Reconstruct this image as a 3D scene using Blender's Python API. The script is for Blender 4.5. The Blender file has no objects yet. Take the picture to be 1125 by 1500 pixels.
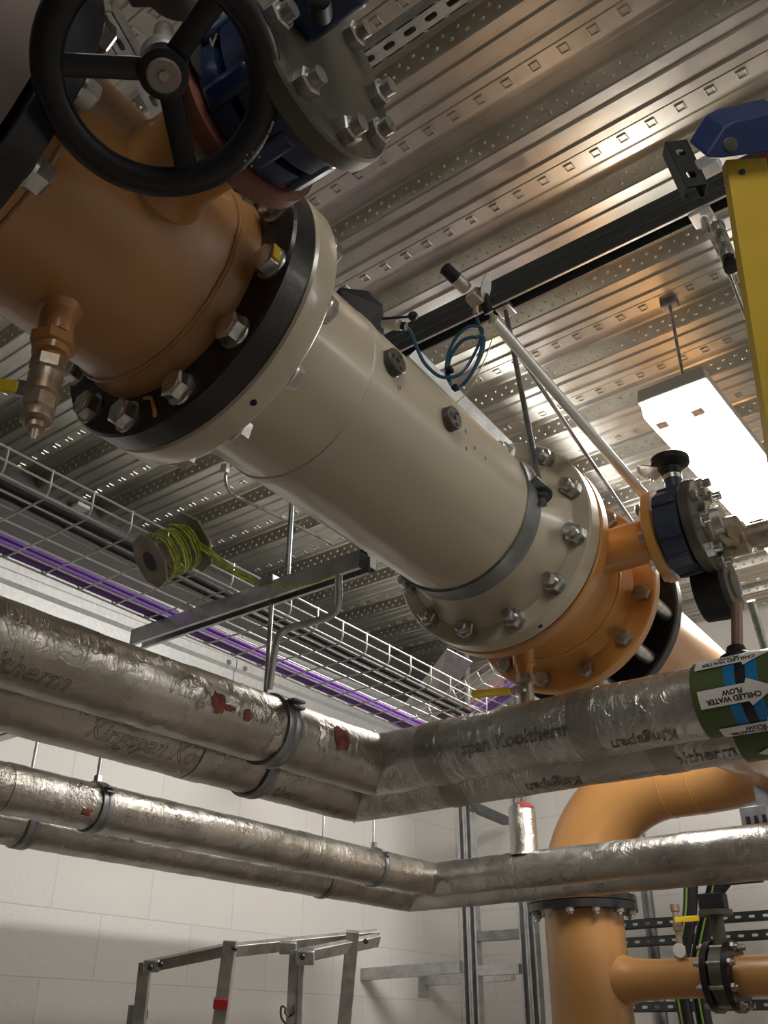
import bpy, bmesh, math, random
from mathutils import Vector, Matrix, noise
V = Vector
PI = math.pi
random.seed(4)
C = bpy.context.scene.collection
sc = bpy.context.scene

# ------------------------------------------------------------------ camera
FOC = 1400.0; CXP = 562.5; CYP = 750.0
PITCH = math.radians(29.15); ROLL = math.radians(0.2); HEAD = math.radians(37.6)
CAM = V((0, 0, 1.6))
_h = V((-math.sin(HEAD), math.cos(HEAD), 0)); _r = V((math.cos(HEAD), math.sin(HEAD), 0)); _z = V((0, 0, 1))
FW = _h*math.cos(PITCH) + _z*math.sin(PITCH)
_u = -_h*math.sin(PITCH) + _z*math.cos(PITCH)
RT = _r*math.cos(ROLL) + _u*math.sin(ROLL)
UP = -_r*math.sin(ROLL) + _u*math.cos(ROLL)
cd = bpy.data.cameras.new('camera'); cam = bpy.data.objects.new('camera', cd); C.objects.link(cam)
cd.sensor_fit = 'VERTICAL'; cd.sensor_height = 36.0; cd.lens = 36.0*FOC/1500.0; cd.clip_start = .05; cd.clip_end = 60
M3 = Matrix((RT, UP, -FW)).transposed()
cam.matrix_world = Matrix.Translation(CAM) @ M3.to_4x4()
sc.camera = cam
def ray(x, y): return FW + RT*((x-CXP)/FOC) - UP*((y-CYP)/FOC)
def at(x, y, d): return CAM + ray(x, y)*d           # a survey point at a given depth
def onx(x, y, X): q = ray(x, y); return CAM + q*((X-CAM.x)/q.x)
def ony(x, y, Y): q = ray(x, y); return CAM + q*((Y-CAM.y)/q.y)
def onz(x, y, Z): q = ray(x, y); return CAM + q*((Z-CAM.z)/q.z)

# ------------------------------------------------------------------ light, exposure
sc.view_settings.view_transform = 'Standard'; sc.view_settings.look = 'None'
sc.view_settings.gamma = 1.0; sc.view_settings.use_curve_mapping = False
sc.view_settings.exposure = 0.95
w = bpy.data.worlds.new('world'); sc.world = w; w.use_nodes = True
w.node_tree.nodes['Background'].inputs[0].default_value = (.9, .95, 1, 1)
w.node_tree.nodes['Background'].inputs[1].default_value = 0.05
def area(name, loc, to, sx, sy, power, col):
    l = bpy.data.lights.new(name, 'AREA'); l.shape = 'RECTANGLE'; l.size = sx; l.size_y = sy; l.energy = power; l.color = col
    o = bpy.data.objects.new(name, l); C.objects.link(o); o.location = loc
    o.rotation_euler = (V(to)-V(loc)).to_track_quat('-Z', 'Y').to_euler(); return o
LAMP_COL = (1.0, .965, .90)
LAMP_E = 26.0
CEIL_E = 11.0

# ------------------------------------------------------------------ materials
def nt(name):
    m = bpy.data.materials.new(name); m.use_nodes = True
    t = m.node_tree; b = t.nodes['Principled BSDF']; return m, t, b
def mat(name, col, metal=0.0, rough=.5, bump=None, var=None, spec=.5, coat=0.0, rvar=None):
    """bump=(scale, strength, distance); var=(scale, second colour, low, high)"""
    m, t, b = nt(name)
    b.inputs['Base Color'].default_value = (*col, 1); b.inputs['Metallic'].default_value = metal
    b.inputs['Roughness'].default_value = rough; b.inputs['Specular IOR Level'].default_value = spec
    b.inputs['Coat Weight'].default_value = coat; b.inputs['Coat Roughness'].default_value = .15
    g = t.nodes.new('ShaderNodeNewGeometry')
    def nz(scale, det=4.0, rgh=.55):
        n = t.nodes.new('ShaderNodeTexNoise'); n.inputs['Scale'].default_value = scale; n.inputs['Detail'].default_value = det
        n.inputs['Roughness'].default_value = rgh; t.links.new(g.outputs['Position'], n.inputs['Vector']); return n
    if var:
        n = nz(var[0]); r = t.nodes.new('ShaderNodeMapRange'); r.inputs[1].default_value = var[2]; r.inputs[2].default_value = var[3]
        t.links.new(n.outputs['Fac'], r.inputs[0]); mx = t.nodes.new('ShaderNodeMix'); mx.data_type = 'RGBA'
        mx.inputs[6].default_value = (*col, 1); mx.inputs[7].default_value = (*var[1], 1)
        t.links.new(r.outputs[0], mx.inputs[0]); t.links.new(mx.outputs[2], b.inputs['Base Color'])
    if rvar:
        n = nz(rvar[0]); r = t.nodes.new('ShaderNodeMapRange'); r.inputs[1].default_value = .3; r.inputs[2].default_value = .7
        r.inputs[3].default_value = rvar[1]; r.inputs[4].default_value = rvar[2]
        t.links.new(n.outputs['Fac'], r.inputs[0]); t.links.new(r.outputs[0], b.inputs['Roughness'])
    if bump:
        n = nz(bump[0], 5.0, .6); bp = t.nodes.new('ShaderNodeBump'); bp.inputs['Strength'].default_value = bump[1]
        bp.inputs['Distance'].default_value = bump[2]; t.links.new(n.outputs['Fac'], bp.inputs['Height'])
        t.links.new(bp.outputs[0], b.inputs['Normal'])
    return m
def foil_mat(name, col, tint, rough, crinkle, stretch=(.5, 2.2, .5)):
    m, t, b = nt(name); L = t.links
    b.inputs['Metallic'].default_value = .92
    g = t.nodes.new('ShaderNodeNewGeometry')
    n1 = t.nodes.new('ShaderNodeTexNoise'); n1.inputs['Scale'].default_value = 7; n1.inputs['Detail'].default_value = 3; L.new(g.outputs['Position'], n1.inputs['Vector'])
    mx = t.nodes.new('ShaderNodeMix'); mx.data_type = 'RGBA'; mx.inputs[6].default_value = (*col, 1); mx.inputs[7].default_value = (*tint, 1)
    r0 = t.nodes.new('ShaderNodeMapRange'); r0.inputs[1].default_value = .38; r0.inputs[2].default_value = .62
    L.new(n1.outputs['Fac'], r0.inputs[0]); L.new(r0.outputs[0], mx.inputs[0]); L.new(mx.outputs[2], b.inputs['Base Color'])
    r = t.nodes.new('ShaderNodeMapRange'); r.inputs[1].default_value = .3; r.inputs[2].default_value = .7; r.inputs[3].default_value = rough-.06; r.inputs[4].default_value = rough+.12
    n2 = t.nodes.new('ShaderNodeTexNoise'); n2.inputs['Scale'].default_value = 16; n2.inputs['Detail'].default_value = 4; L.new(g.outputs['Position'], n2.inputs['Vector'])
    L.new(n2.outputs['Fac'], r.inputs[0]); L.new(r.outputs[0], b.inputs['Roughness'])
    # creases running round the pipe, soft dents and a few sharp folds
    def nz(vec, scale, det):
        mp = t.nodes.new('ShaderNodeMapping'); mp.inputs['Scale'].default_value = vec; L.new(g.outputs['Position'], mp.inputs[0])
        n = t.nodes.new('ShaderNodeTexNoise'); n.inputs['Scale'].default_value = scale; n.inputs['Detail'].default_value = det; n.inputs['Roughness'].default_value = .6; n.inputs['Distortion'].default_value = .6
        L.new(mp.outputs[0], n.inputs['Vector']); return n.outputs['Fac']
    def mr(sock, a, b, c, d):
        q = t.nodes.new('ShaderNodeMapRange'); q.inputs[1].default_value = a; q.inputs[2].default_value = b; q.inputs[3].default_value = c; q.inputs[4].default_value = d
        L.new(sock, q.inputs[0]); return q.outputs[0]
    def mth(op, x, y):
        q = t.nodes.new('ShaderNodeMath'); q.operation = op
        for i, k in enumerate((x, y)):
            if isinstance(k, (int, float)): q.inputs[i].default_value = k
            else: L.new(k, q.inputs[i])
        return q.outputs[0]
    gate = mr(nz((1, 1, 1), 5, 3), .42, .62, .12, 1)
    cre = mth('MULTIPLY', nz(stretch, 30, 4), gate)
    dent = mth('ADD', mth('MULTIPLY', nz((1, 1, 1), 20, 6), .9), mth('MULTIPLY', mth('MULTIPLY', nz((1, 1, 1), 95, 3), gate), .5))
    fold = mr(mth('ABSOLUTE', mth('SUBTRACT', nz((1, 1, 1), 13, 2), .5), 0), 0, .012, .22, 0)
    a2 = t.nodes.new('ShaderNodeMath'); a2.operation = 'ADD'
    L.new(mth('ADD', mth('MULTIPLY', cre, 1.3), dent), a2.inputs[0]); L.new(mth('MULTIPLY', fold, gate), a2.inputs[1])
    bp = t.nodes.new('ShaderNodeBump'); bp.inputs['Strength'].default_value = crinkle; bp.inputs['Distance'].default_value = .004
    L.new(a2.outputs[0], bp.inputs['Height']); L.new(bp.outputs[0], b.inputs['Normal'])
    return m
SHIFT = .05
def block_mat(name, axis, off, flip=False):
    m, t, b = nt(name); L = t.links
    g = t.nodes.new('ShaderNodeNewGeometry'); s = t.nodes.new('ShaderNodeSeparateXYZ'); L.new(g.outputs['Position'], s.inputs[0])
    cb = t.nodes.new('ShaderNodeCombineXYZ'); sh = t.nodes.new('ShaderNodeMath'); sh.operation = 'ADD'; sh.inputs[1].default_value = SHIFT; L.new(s.outputs[axis], sh.inputs[0]); L.new(sh.outputs[0], cb.inputs[0])
    zz = t.nodes.new('ShaderNodeMath'); zz.operation = 'ADD'; zz.inputs[1].default_value = off; L.new(s.outputs[2], zz.inputs[0]); L.new(zz.outputs[0], cb.inputs[1])
    br = t.nodes.new('ShaderNodeTexBrick'); br.inputs['Scale'].default_value = 1; br.inputs['Brick Width'].default_value = .45; br.inputs['Row Height'].default_value = .225
    br.inputs['Mortar Size'].default_value = .0035; br.inputs['Mortar Smooth'].default_value = .6
    br.inputs['Color1'].default_value = (.80, .785, .76, 1); br.inputs['Color2'].default_value = (.77, .755, .73, 1); br.inputs['Mortar'].default_value = (.70, .68, .65, 1)
    L.new(cb.outputs[0], br.inputs['Vector']); L.new(br.outputs['Color'], b.inputs['Base Color'])
    n = t.nodes.new('ShaderNodeTexNoise'); n.inputs['Scale'].default_value = 60; n.inputs['Detail'].default_value = 4; L.new(g.outputs['Position'], n.inputs['Vector'])
    ml = t.nodes.new('ShaderNodeMath'); ml.operation = 'MULTIPLY_ADD'; ml.inputs[1].default_value = -.8; L.new(br.outputs['Fac'], ml.inputs[0]); L.new(n.outputs['Fac'], ml.inputs[2])
    bp = t.nodes.new('ShaderNodeBump'); bp.inputs['Strength'].default_value = .5; bp.inputs['Distance'].default_value = .003; L.new(ml.outputs[0], bp.inputs['Height']); L.new(bp.outputs[0], b.inputs['Normal'])
    b.inputs['Roughness'].default_value = .55
    return m
def emit(name, col, e):
    m = bpy.data.materials.new(name); m.use_nodes = True; t = m.node_tree; t.nodes.clear()
    o = t.nodes.new('ShaderNodeOutputMaterial'); em = t.nodes.new('ShaderNodeEmission'); em.inputs[0].default_value = (*col, 1); em.inputs[1].default_value = e
    t.links.new(em.outputs[0], o.inputs[0]); return m

DECK = mat('galvanised_deck', (.56, .545, .49), .90, .34, (45, .12, .002), (9, (.48, .468, .42), .35, .65), rvar=(14, .28, .42))
GALV = mat('galvanised_steel', (.60, .61, .61), .85, .38, (70, .1, .001), (25, (.48, .49, .50), .4, .6))
GALVB = mat('bright_galvanised_sheet', (.74, .76, .77), .55, .45, (40, .1, .001), (50, (.66, .68, .70), .4, .6))
STRUTD = mat('dark_steel_channel', (.085, .095, .10), .5, .45, (60, .1, .001))
STRUTG = mat('grey_steel_channel', (.30, .31, .32), .8, .42, (60, .1, .001), (20, (.22, .23, .24), .4, .6))
ZINC = mat('zinc_bolts', (.62, .62, .60), .95, .28, (160, .15, .001), (60, (.42, .41, .39), .45, .65))
ZINCD = mat('dull_bolts', (.40, .385, .36), .85, .38, (160, .2, .001), (60, (.25, .22, .19), .45, .65))
STEEL = mat('stainless_steel', (.62, .60, .56), .95, .30, (90, .1, .001))
PLATE = mat('machined_flange_steel', (.10, .092, .072), .5, .5, (90, .2, .001), (18, (.085, .08, .065), .4, .65))
ORANGE = mat('shaded_orange_paint', (.42, .205, .072), 0, .33, (22, .25, .004), (5, (.37, .178, .062), .35, .7), coat=.3)  # dim light on the near tee put into a duller orange
ORANGED = mat('lit_orange_paint', (.56, .255, .065), 0, .30, (24, .22, .004), (6, (.52, .27, .08), .35, .7), coat=.4)  # same paint, made brighter for the light on the far tee
OCHRE = mat('ochre_pipe_paint', (.45, .225, .07), 0, .36, (12, .18, .004), (4, (.41, .20, .06), .35, .7), coat=.45)
CREAM = mat('cream_paint', (.50, .445, .335), 0, .28, (15, .12, .003), (3, (.46, .41, .305), .35, .7), coat=.35)
BLACKP = mat('black_gloss_paint', (.011, .011, .013), 0, .30, (35, .35, .004), (14, (.028, .021, .021), .5, .75), spec=.35, coat=.12)
BLACKM = mat('black_matt', (.012, .012, .014), 0, .55, (60, .15, .001), spec=.25)
WHEELM = mat('black_enamel', (.009, .010, .013), 0, .30, (120, .06, .001), spec=.35, coat=.1)
MAUVE = mat('brown_primer', (.11, .08, .068), 0, .6, (12, .1, .002))
BROWN = mat('red_brown_paint', (.20, .075, .055), 0, .42, (40, .15, .001))
BLUE = mat('dark_blue_enamel', (.005, .018, .065), 0, .40, (60, .15, .001), coat=.3)
NAVY = mat('navy_cast_iron', (.025, .035, .065), 0, .45, (60, .25, .002))
BRASS = mat('worn_brass', (.42, .36, .30), .7, .42, (80, .3, .002), (40, (.33, .24, .15), .45, .6))
YELLOW = mat('yellow_fibreglass', (.62, .42, .035), 0, .45, (80, .1, .001), (12, (.56, .37, .03), .35, .65))
YPLAS = mat('yellow_vinyl', (.80, .58, .03), 0, .35)
BLUEP = mat('blue_plastic', (.006, .022, .10), 0, .45, (80, .1, .001))
CABLEB = mat('blue_cable_jacket', (.02, .075, .13), 0, .35)
CABLEK = mat('black_cable_jacket', (.012, .012, .014), 0, .40)
CABLEP = mat('violet_cable_jacket', (.27, .13, .50), 0, .40)
CABLER = mat('red_cable_jacket', (.60, .04, .06), 0, .40)
CABLEG = mat('green_yellow_wire', (.30, .46, .06), 0, .40, None, (60, (.62, .66, .08), .45, .55))
CARD = mat('cardboard', (.34, .30, .24), 0, .8, (40, .3, .002), (20, (.27, .235, .18), .4, .6))
FOAM = mat('torn_pink_foam', (.30, .10, .06), 0, .9, (150, .9, .004), (50, (.18, .055, .035), .4, .6))
FOIL = foil_mat('aluminium_foil_jacket', (.50, .475, .435), (.38, .36, .32), .30, .75)
FOILX = foil_mat('aluminium_foil_jacket_across', (.50, .48, .445), (.38, .365, .33), .30, .75, (2.2, .5, .5))
FOILB = foil_mat('lit_foil_jacket', (.66, .65, .63), (.54, .53, .51), .22, 1.0, (2.2, .5, .5))  # same foil; stronger light on the right legs put into a brighter colour
FOILF = foil_mat('creased_foil_tape', (.60, .58, .54), (.50, .475, .44), .28, .7)
PRINT = mat('foil_print_ink', (.13, .125, .12), .3, .5)
GREEN = mat('green_pipe_tape', (.075, .115, .035), 0, .38, (60, .08, .001))
TBLUE = mat('blue_pipe_tape', (.01, .20, .52), 0, .35)
TBLACK = mat('black_pipe_tape', (.012, .012, .016), 0, .35)
WHITE = mat('white_label', (.80, .78, .76), 0, .35)
WHITEW = mat('white_wire', (.62, .62, .60), .6, .35)
ALU = mat('worn_aluminium', (.50, .48, .455), .75, .42, (60, .2, .001), (25, (.36, .345, .33), .4, .6))
REDT = mat('red_tape', (.55, .03, .035), 0, .4)
DARKW = mat('dark_closing_sheet', (.10, .10, .10), .2, .6)
FLOORM = mat('warm_floor_paint', (.27, .235, .20), 0, .5, (20, .1, .001), (3, (.24, .205, .175), .35, .65))
WALLP = mat('white_paint', (.72, .70, .67), 0, .6)
FIXB = mat('grey_lamp_housing', (.42, .42, .41), 0, .5)
GLOW = emit('lamp_diffuser_glow', LAMP_COL, LAMP_E)
CGLOW = emit('ceiling_lamp_glow', (1, .97, .92), CEIL_E)
SENSOR = mat('brushed_sensor_steel', (.46, .44, .41), .8, .4)
WALLL = block_mat('painted_blockwork_left', 1, -.0)
WALLB = block_mat('painted_blockwork_back', 0, -.0)

# ------------------------------------------------------------------ mesh kit
def basis(d, up=None):
    d = V(d).normalized(); u = V(up) if up is not None else (V((0, 0, 1)) if abs(d.z) < .9 else V((1, 0, 0)))
    x = u.cross(d).normalized() if u.cross(d).length > 1e-6 else V((1, 0, 0)); y = d.cross(x).normalized(); return x, y, d
class MB:
    def __init__(s): s.v = []; s.f = []
    def add(s, vs, fs): n = len(s.v); s.v += [V(p) for p in vs]; s.f += [[i+n for i in f] for f in fs]; return s
    def box(s, c, size, ax=None):
        X, Y, Z = ax if ax else (V((1, 0, 0)), V((0, 1, 0)), V((0, 0, 1)))
        a, b, h = [k/2 for k in size]; c = V(c)
        vs = [c+X*(i*a)+Y*(j*b)+Z*(k*h) for k in (-1, 1) for j in (-1, 1) for i in (-1, 1)]
        return s.add(vs, [[0, 2, 3, 1], [4, 5, 7, 6], [0, 1, 5, 4], [2, 6, 7, 3], [0, 4, 6, 2], [1, 3, 7, 5]])
    def beam(s, p, q, w, h, up=(0, 0, 1)):
        p = V(p); q = V(q); x, y, d = basis(q-p, up); return s.box((p+q)/2, (w, h, (q-p).length), (x, y, d))
    def lathe(s, o, d, prof, n=48, up=None, cap=True):
        o = V(o); x, y, d = basis(d, up); vs = []; fs = []
        for t, r in prof:
            vs += [o+d*t+(x*math.cos(2*PI*i/n)+y*math.sin(2*PI*i/n))*r for i in range(n)]
        for k in range(len(prof)-1):
            for i in range(n): j = (i+1) % n; fs.append([k*n+i, k*n+j, (k+1)*n+j, (k+1)*n+i])
        if cap:
            fs.append([i for i in range(n)][::-1]); fs.append([(len(prof)-1)*n+i for i in range(n)])
        return s.add(vs, fs)
    def cyl(s, p, q, r, n=20, r2=None): p = V(p); q = V(q); return s.lathe(p, q-p, [(0, r), ((q-p).length, r if r2 is None else r2)], n)
    def tube(s, pts, r, n=8, closed=False):
        pts = [V(p) for p in pts]; m = len(pts); vs = []; fs = []; nx = None
        for k in range(m):
            a = pts[(k-1) % m] if (closed or k > 0) else pts[k]; b = pts[(k+1) % m] if (closed or k < m-1) else pts[k]
            d = (b-a).normalized()
            if nx is None: nx, ny, _ = basis(d)
            else:
                nx = (nx-d*nx.dot(d)); nx = nx.normalized() if nx.length > 1e-6 else basis(d)[0]; ny = d.cross(nx)
            rr = r[k] if isinstance(r, (list, tuple)) else r
            vs += [pts[k]+(nx*math.cos(2*PI*i/n)+ny*math.sin(2*PI*i/n))*rr for i in range(n)]
        for k in range(m if closed else m-1):
            k2 = (k+1) % m
            for i in range(n): j = (i+1) % n; fs.append([k*n+i, k*n+j, k2*n+j, k2*n+i])
        if not closed: fs.append(list(range(n))[::-1]); fs.append([(m-1)*n+i for i in range(n)])
        return s.add(vs, fs)
    def prism(s, poly, o, X, Y, h):
        """poly in the X,Y plane at o, extruded by vector h"""
        o = V(o); X = V(X); Y = V(Y); h = V(h); n = len(poly); a = [o+X*p[0]+Y*p[1] for p in poly]; b = [p+h for p in a]
        return s.add(a+b, [list(range(n))[::-1], [n+i for i in range(n)]]+[[i, (i+1) % n, n+(i+1) % n, n+i] for i in range(n)])
    def hex(s, o, d, r, h, ph=0.0):
        x, y, d = basis(d); o = V(o)
        a = [(math.cos(ph+k*PI/3)*r, math.sin(ph+k*PI/3)*r) for k in range(6)]
        n = 6; v0 = [o+x*p[0]+y*p[1] for p in a]; v1 = [p+d*h*.86 for p in v0]; v2 = [o+d*h+(x*p[0]+y*p[1])*.86 for p in a]
        return s.add(v0+v1+v2, [list(range(6))[::-1], [12+i for i in range(6)]]+[[k*6+i, k*6+(i+1) % 6, (k+1)*6+(i+1) % 6, (k+1)*6+i] for k in (0, 1) for i in range(6)])
    def build(s, name, m, parent=None, smooth=35, loc=None, bevel=0):
        me = bpy.data.meshes.new(name)
        L = V(loc) if loc is not None else V((0, 0, 0))
        off = L + (V(parent['_o']) if parent is not None else V((0, 0, 0)))
        me.from_pydata([tuple(p-off) for p in s.v], [], s.f); me.materials.append(m)
        bm = bmesh.new(); bm.from_mesh(me); bmesh.ops.recalc_face_normals(bm, faces=bm.faces[:]); bm.to_mesh(me); bm.free()
        if smooth:
            me.polygons.foreach_set('use_smooth', [True]*len(me.polygons)); me.set_sharp_from_angle(angle=math.radians(smooth))
        o = bpy.data.objects.new(name, me); C.objects.link(o); o.location = L
        o['_o'] = tuple(off)
        if parent is not None: o.parent = parent
        if bevel:
            b = o.modifiers.new('bevel', 'BEVEL'); b.width = bevel; b.segments = 2; b.limit_method = 'ANGLE'; b.angle_limit = math.radians(40)
        return o
def tag(o, label=None, cat=None, group=None, kind=None):
    for k, x in (('label', label), ('category', cat), ('group', group), ('kind', kind)):
        if x: o[k] = x
    return o
def thing(name, label, cat, loc, group=None):
    o = bpy.data.objects.new(name, None); C.objects.link(o); o.location = loc; o.empty_display_size = .05; o['_o'] = tuple(V(loc))
    return tag(o, label, cat, group)
def single(name, mb, m, label, cat, group=None, smooth=35, bevel=0):
    c = sum(mb.v, V((0, 0, 0)))/len(mb.v); c.z = min(p.z for p in mb.v)
    o = mb.build(name, m, None, smooth, loc=c, bevel=bevel); return tag(o, label, cat, group)
def struct(name, mb, m, smooth=30): o = mb.build(name, m, None, smooth); o['kind'] = 'structure'; return o
def crv(pts, n=8):
    """Catmull-Rom through the points"""
    P = [V(p) for p in pts]; P = [P[0]*2-P[1]]+P+[P[-1]*2-P[-2]]; out = []
    for i in range(1, len(P)-2):
        a, b, c, d = P[i-1:i+3]
        for k in range(n):
            t = k/n; out.append(.5*((2*b)+(c-a)*t+(2*a-5*b+4*c-d)*t*t+(3*b-a-3*c+d)*t**3))
    out.append(P[-2]); return out
def text_mesh(body, size, fn, name, m, parent, outline=0.0, shear=0.0, bold=0.0, depth=.0004, res=4):
    """lettering laid on a curved surface: fn(u, v, w) gives the point; u along the line, centred"""
    cu = bpy.data.curves.new(name, 'FONT'); cu.body = body; cu.size = size; cu.align_x = 'CENTER'; cu.align_y = 'CENTER'; cu.shear = shear
    cu.resolution_u = res; cu.offset = bold; cu.space_line = .9
    if outline: cu.fill_mode = 'NONE'; cu.bevel_depth = outline; cu.bevel_resolution = 0
    to = bpy.data.objects.new(name, cu); C.objects.link(to); bpy.context.view_layer.update()
    dg = bpy.context.evaluated_depsgraph_get(); me = bpy.data.meshes.new_from_object(to.evaluated_get(dg)); bpy.data.objects.remove(to)
    bm = bmesh.new(); bm.from_mesh(me)
    if not outline:
        for _ in range(2):
            ed = [e for e in bm.edges if e.calc_length() > size*.18]
            if ed: bmesh.ops.subdivide_edges(bm, edges=ed, cuts=1); bmesh.ops.triangulate(bm, faces=bm.faces[:])
        bmesh.ops.solidify(bm, geom=bm.faces[:], thickness=depth)
    off = V(parent['_o'])
    for v in bm.verts: v.co = fn(v.co.x, v.co.y, abs(v.co.z) if outline else -v.co.z if v.co.z < 0 else v.co.z) - off
    bm.to_mesh(me); bm.free(); me.materials.clear(); me.materials.append(m)
    o = bpy.data.objects.new(name, me); C.objects.link(o); o.parent = parent; o['_o'] = tuple(off); return o

# ------------------------------------------------------------------ the room
XL, XR, YB, YF, ZC = -3.2, 2.6, 4.85, -3.0, 3.6
struct('floor', MB().box(((XL+XR)/2, (YB+YF)/2, -.05), (XR-XL+.4, YB-YF+.4, .1)), FLOORM)
struct('wall_left', MB().box((XL-.1, (YB+YF)/2, 1.55), (.2, YB-YF+.4, 3.1)), WALLL)
struct('wall_back', MB().box(((XL+XR)/2, YB+.1, 1.85), (XR-XL, .2, 3.7)), WALLB)
struct('wall_right', MB().box((XR+.1, (YB+YF)/2, 1.85), (.2, YB-YF+.4, 3.7)), WALLP)
struct('wall_front', MB().box(((XL+XR)/2, YF-.1, 1.85), (XR-XL, .2, 3.7)), mat('grey_front_wall', (.22, .21, .20), 0, .6))
struct('trim_1', MB().box((XL-.04, (YB+YF)/2, 3.4), (.06, YB-YF, .62)), DARKW)  # dark sheet standing in for the unlit gap above the wall

# profiled steel deck, ribs along X, one continuous sheet with its embossing
PIT = .313; Y0 = 1.381
prof = [(0, 0), (.012, .060), (.040, .060), (.044, .064), (.062, .064), (.066, .060), (.106, .060), (.113, .056), (.129, .004), (.133, 0),
        (.158, 0), (.163, .007), (.172, .007), (.177, 0), (.216, 0), (.221, .007), (.232, .007), (.238, 0), (.2615, 0), (.2635, .0025), (.266, 0)]
db = MB(); pts = []
k0 = int((YF-Y0)//PIT); k1 = int((YB-Y0)//PIT)+1
for k in range(k0, k1+1):
    for dy, dz in prof: pts.append((Y0+k*PIT+dy, ZC+dz))
pts.append((Y0+(k1+1)*PIT, ZC))
pts = [p for p in pts if YF-.05 < p[0] < YB+.05]
vs = []; fs = []
for (y, z) in pts: vs += [(XL-.1, y, z), (XR+.1, y, z)]
for i in range(len(pts)-1): fs.append([2*i, 2*i+1, 2*i+3, 2*i+2])
db.add(vs, fs)
for k in range(-4, 12):
    yb = Y0+k*PIT
    if yb < -.2 or yb > YB-.3: continue
    # embossed squares on the lower flange
    for i in range(62):
        x = XL+.1+i*.0755+.004; s = .0125; q = .0028; y = yb+.288
        if x > .9: break
        vs = []
        for k2, dz in ((0, .0), (.9, .0042), (2.1, .0042), (3.2, .0004)):
            e = s-q*k2*.5; vs += [(x-e, y-e, ZC-dz), (x+e, y-e, ZC-dz), (x+e, y+e, ZC-dz), (x-e, y+e, ZC-dz)]
        db.add(vs, [[4*g+j, 4*g+(j+1) % 4, 4*g+4+(j+1) % 4, 4*g+4+j] for g in range(3) for j in range(4)]+[[12, 13, 14, 15]])
    # pressed dimples on the web
    w0 = V((0, yb+.113, ZC+.056)); w1 = V((0, yb+.129, ZC+.004)); nrm = V((0, -.956, -.294))
    for row, f in ((0, .30), (1, .70)):
        for i in range(104):
            x = XL+.1+i*.042+row*.021
            if x > .95: break
            c = w0.lerp(w1, f)+V((x, 0, 0)); r = .0068; X = V((1, 0, 0)); Y = (w1-w0).normalized()
            ring = [c+X*(math.cos(j*PI/3)*r)+Y*(math.sin(j*PI/3)*r) for j in range(6)]
            top = [c+nrm*.0045+(X*math.cos(j*PI/3)+Y*math.sin(j*PI/3))*r*.45 for j in range(6)]
            db.add(ring+top, [[j, (j+1) % 6, 6+(j+1) % 6, 6+j] for j in range(6)]+[[6, 7, 8, 9, 10, 11]])
me = bpy.data.meshes.new('ceiling'); me.from_pydata([tuple(p) for p in db.v], [], db.f); me.materials.append(DECK)
o = bpy.data.objects.new('ceiling', me); C.objects.link(o); o['kind'] = 'structure'
struct('trim_2', MB().box(((XL+XR)/2, (YB+YF)/2, 3.78), (XR-XL+.4, YB-YF+.4, .1)), DARKW)

# galvanised edge beam along the left wall, two lengths
for i, (ya, yb, lb) in enumerate(((-1.2, 2.935, 'long galvanised edge beam on the left wall behind the cable tray'), (2.94, 4.75, 'galvanised edge beam length beyond the bolted joint, ending at the back corner'))):
    t = thing('edge_beam', lb, 'beam', (XL+.05, (ya+yb)/2, 2.98), 'galvanised edge beams')
    x = XL
    MB().prism([(0, 3.0), (.10, 3.0), (.10, 3.012), (.06, 3.02), (.06, 3.115), (.075, 3.13), (.075, 3.168), (.06, 3.18), (.06, 3.262), (.10, 3.27), (.10, 3.285), (0, 3.285)], (x, ya, 0), (1, 0, 0), (0, 0, 1), (0, yb-ya, 0)).build('web', GALVB, t, 20)
    for j in range(2):
        yy = (yb-.05 if i == 0 else ya+.05); zz = 3.05+.08*j+.01
        MB().hex((x+.06+(.015 if j else 0), yy, zz), (1, 0, 0), .012, .01).build('bolt', ZINCD, t)

# ------------------------------------------------------------------ main pipe run
A0 = V((-.8764, .0100, 2.5713)); AD = V((-.02168, .99932, -.02982)).normalized()
AX = AD.cross(V((0, 0, 1))).normalized(); AZ = AX.cross(AD)
def P(t, r=0.0, deg=0.0): a = math.radians(deg); return A0+AD*t+(AX*math.cos(a)+AZ*math.sin(a))*r
def rdir(deg): a = math.radians(deg); return AX*math.cos(a)+AZ*math.sin(a)
def lat(prof, n=96): return MB().lathe(A0, AD, prof, n, up=(0, 0, 1))
def weld(mb, t, r, w=.006, n=96, bumps=90):
    """bead of weld around the pipe"""
    pts = [P(t+random.uniform(-.0006, .0006), r+random.uniform(-.0004, .0006), 360*i/bumps) for i in range(bumps)]
    return mb.tube(pts, w, 8, closed=True)
def bolts(parent, t, sgn, rc, ph, mhead, n=12, r=.021, h=.017, stud=0, labels=None, only=None, washer=True):
    """bolt heads around a flange face; sgn -1 faces the camera side"""
    for k in range(n):
        a = ph+360*k/n
        if only and k not in only: continue
        o = P(t, rc, a); mb = MB()
        if washer: mb.cyl(o, o+AD*sgn*.004, r*1.12, 24)
        j = random.uniform(0, 1)
        if stud:
            mb.hex(o+AD*sgn*.004, AD*sgn, r, h, j); mb.hex(o+AD*sgn*(.004+h), AD*sgn, r*.62, .002, j)
            b = mb.build('bolt', mhead, parent, 30)
            s = MB().cyl(o+AD*sgn*(.004+h), o+AD*sgn*(.004+h+stud), r*.62, 20)
            s.lathe(o+AD*sgn*(.004+h+stud), AD*sgn, [(0, r*.62), (.003, r*.5)], 20); s.build('stud_end', mhead, b)
        else:
            mb.hex(o+AD*sgn*.004, AD*sgn, r, h, j)
            mb.lathe(o+AD*sgn*(.004+h*.99), AD*sgn, [(0, r*.72), (.001, r*.70)], 24)
            mb.build('bolt', mhead, parent, 30)

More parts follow.
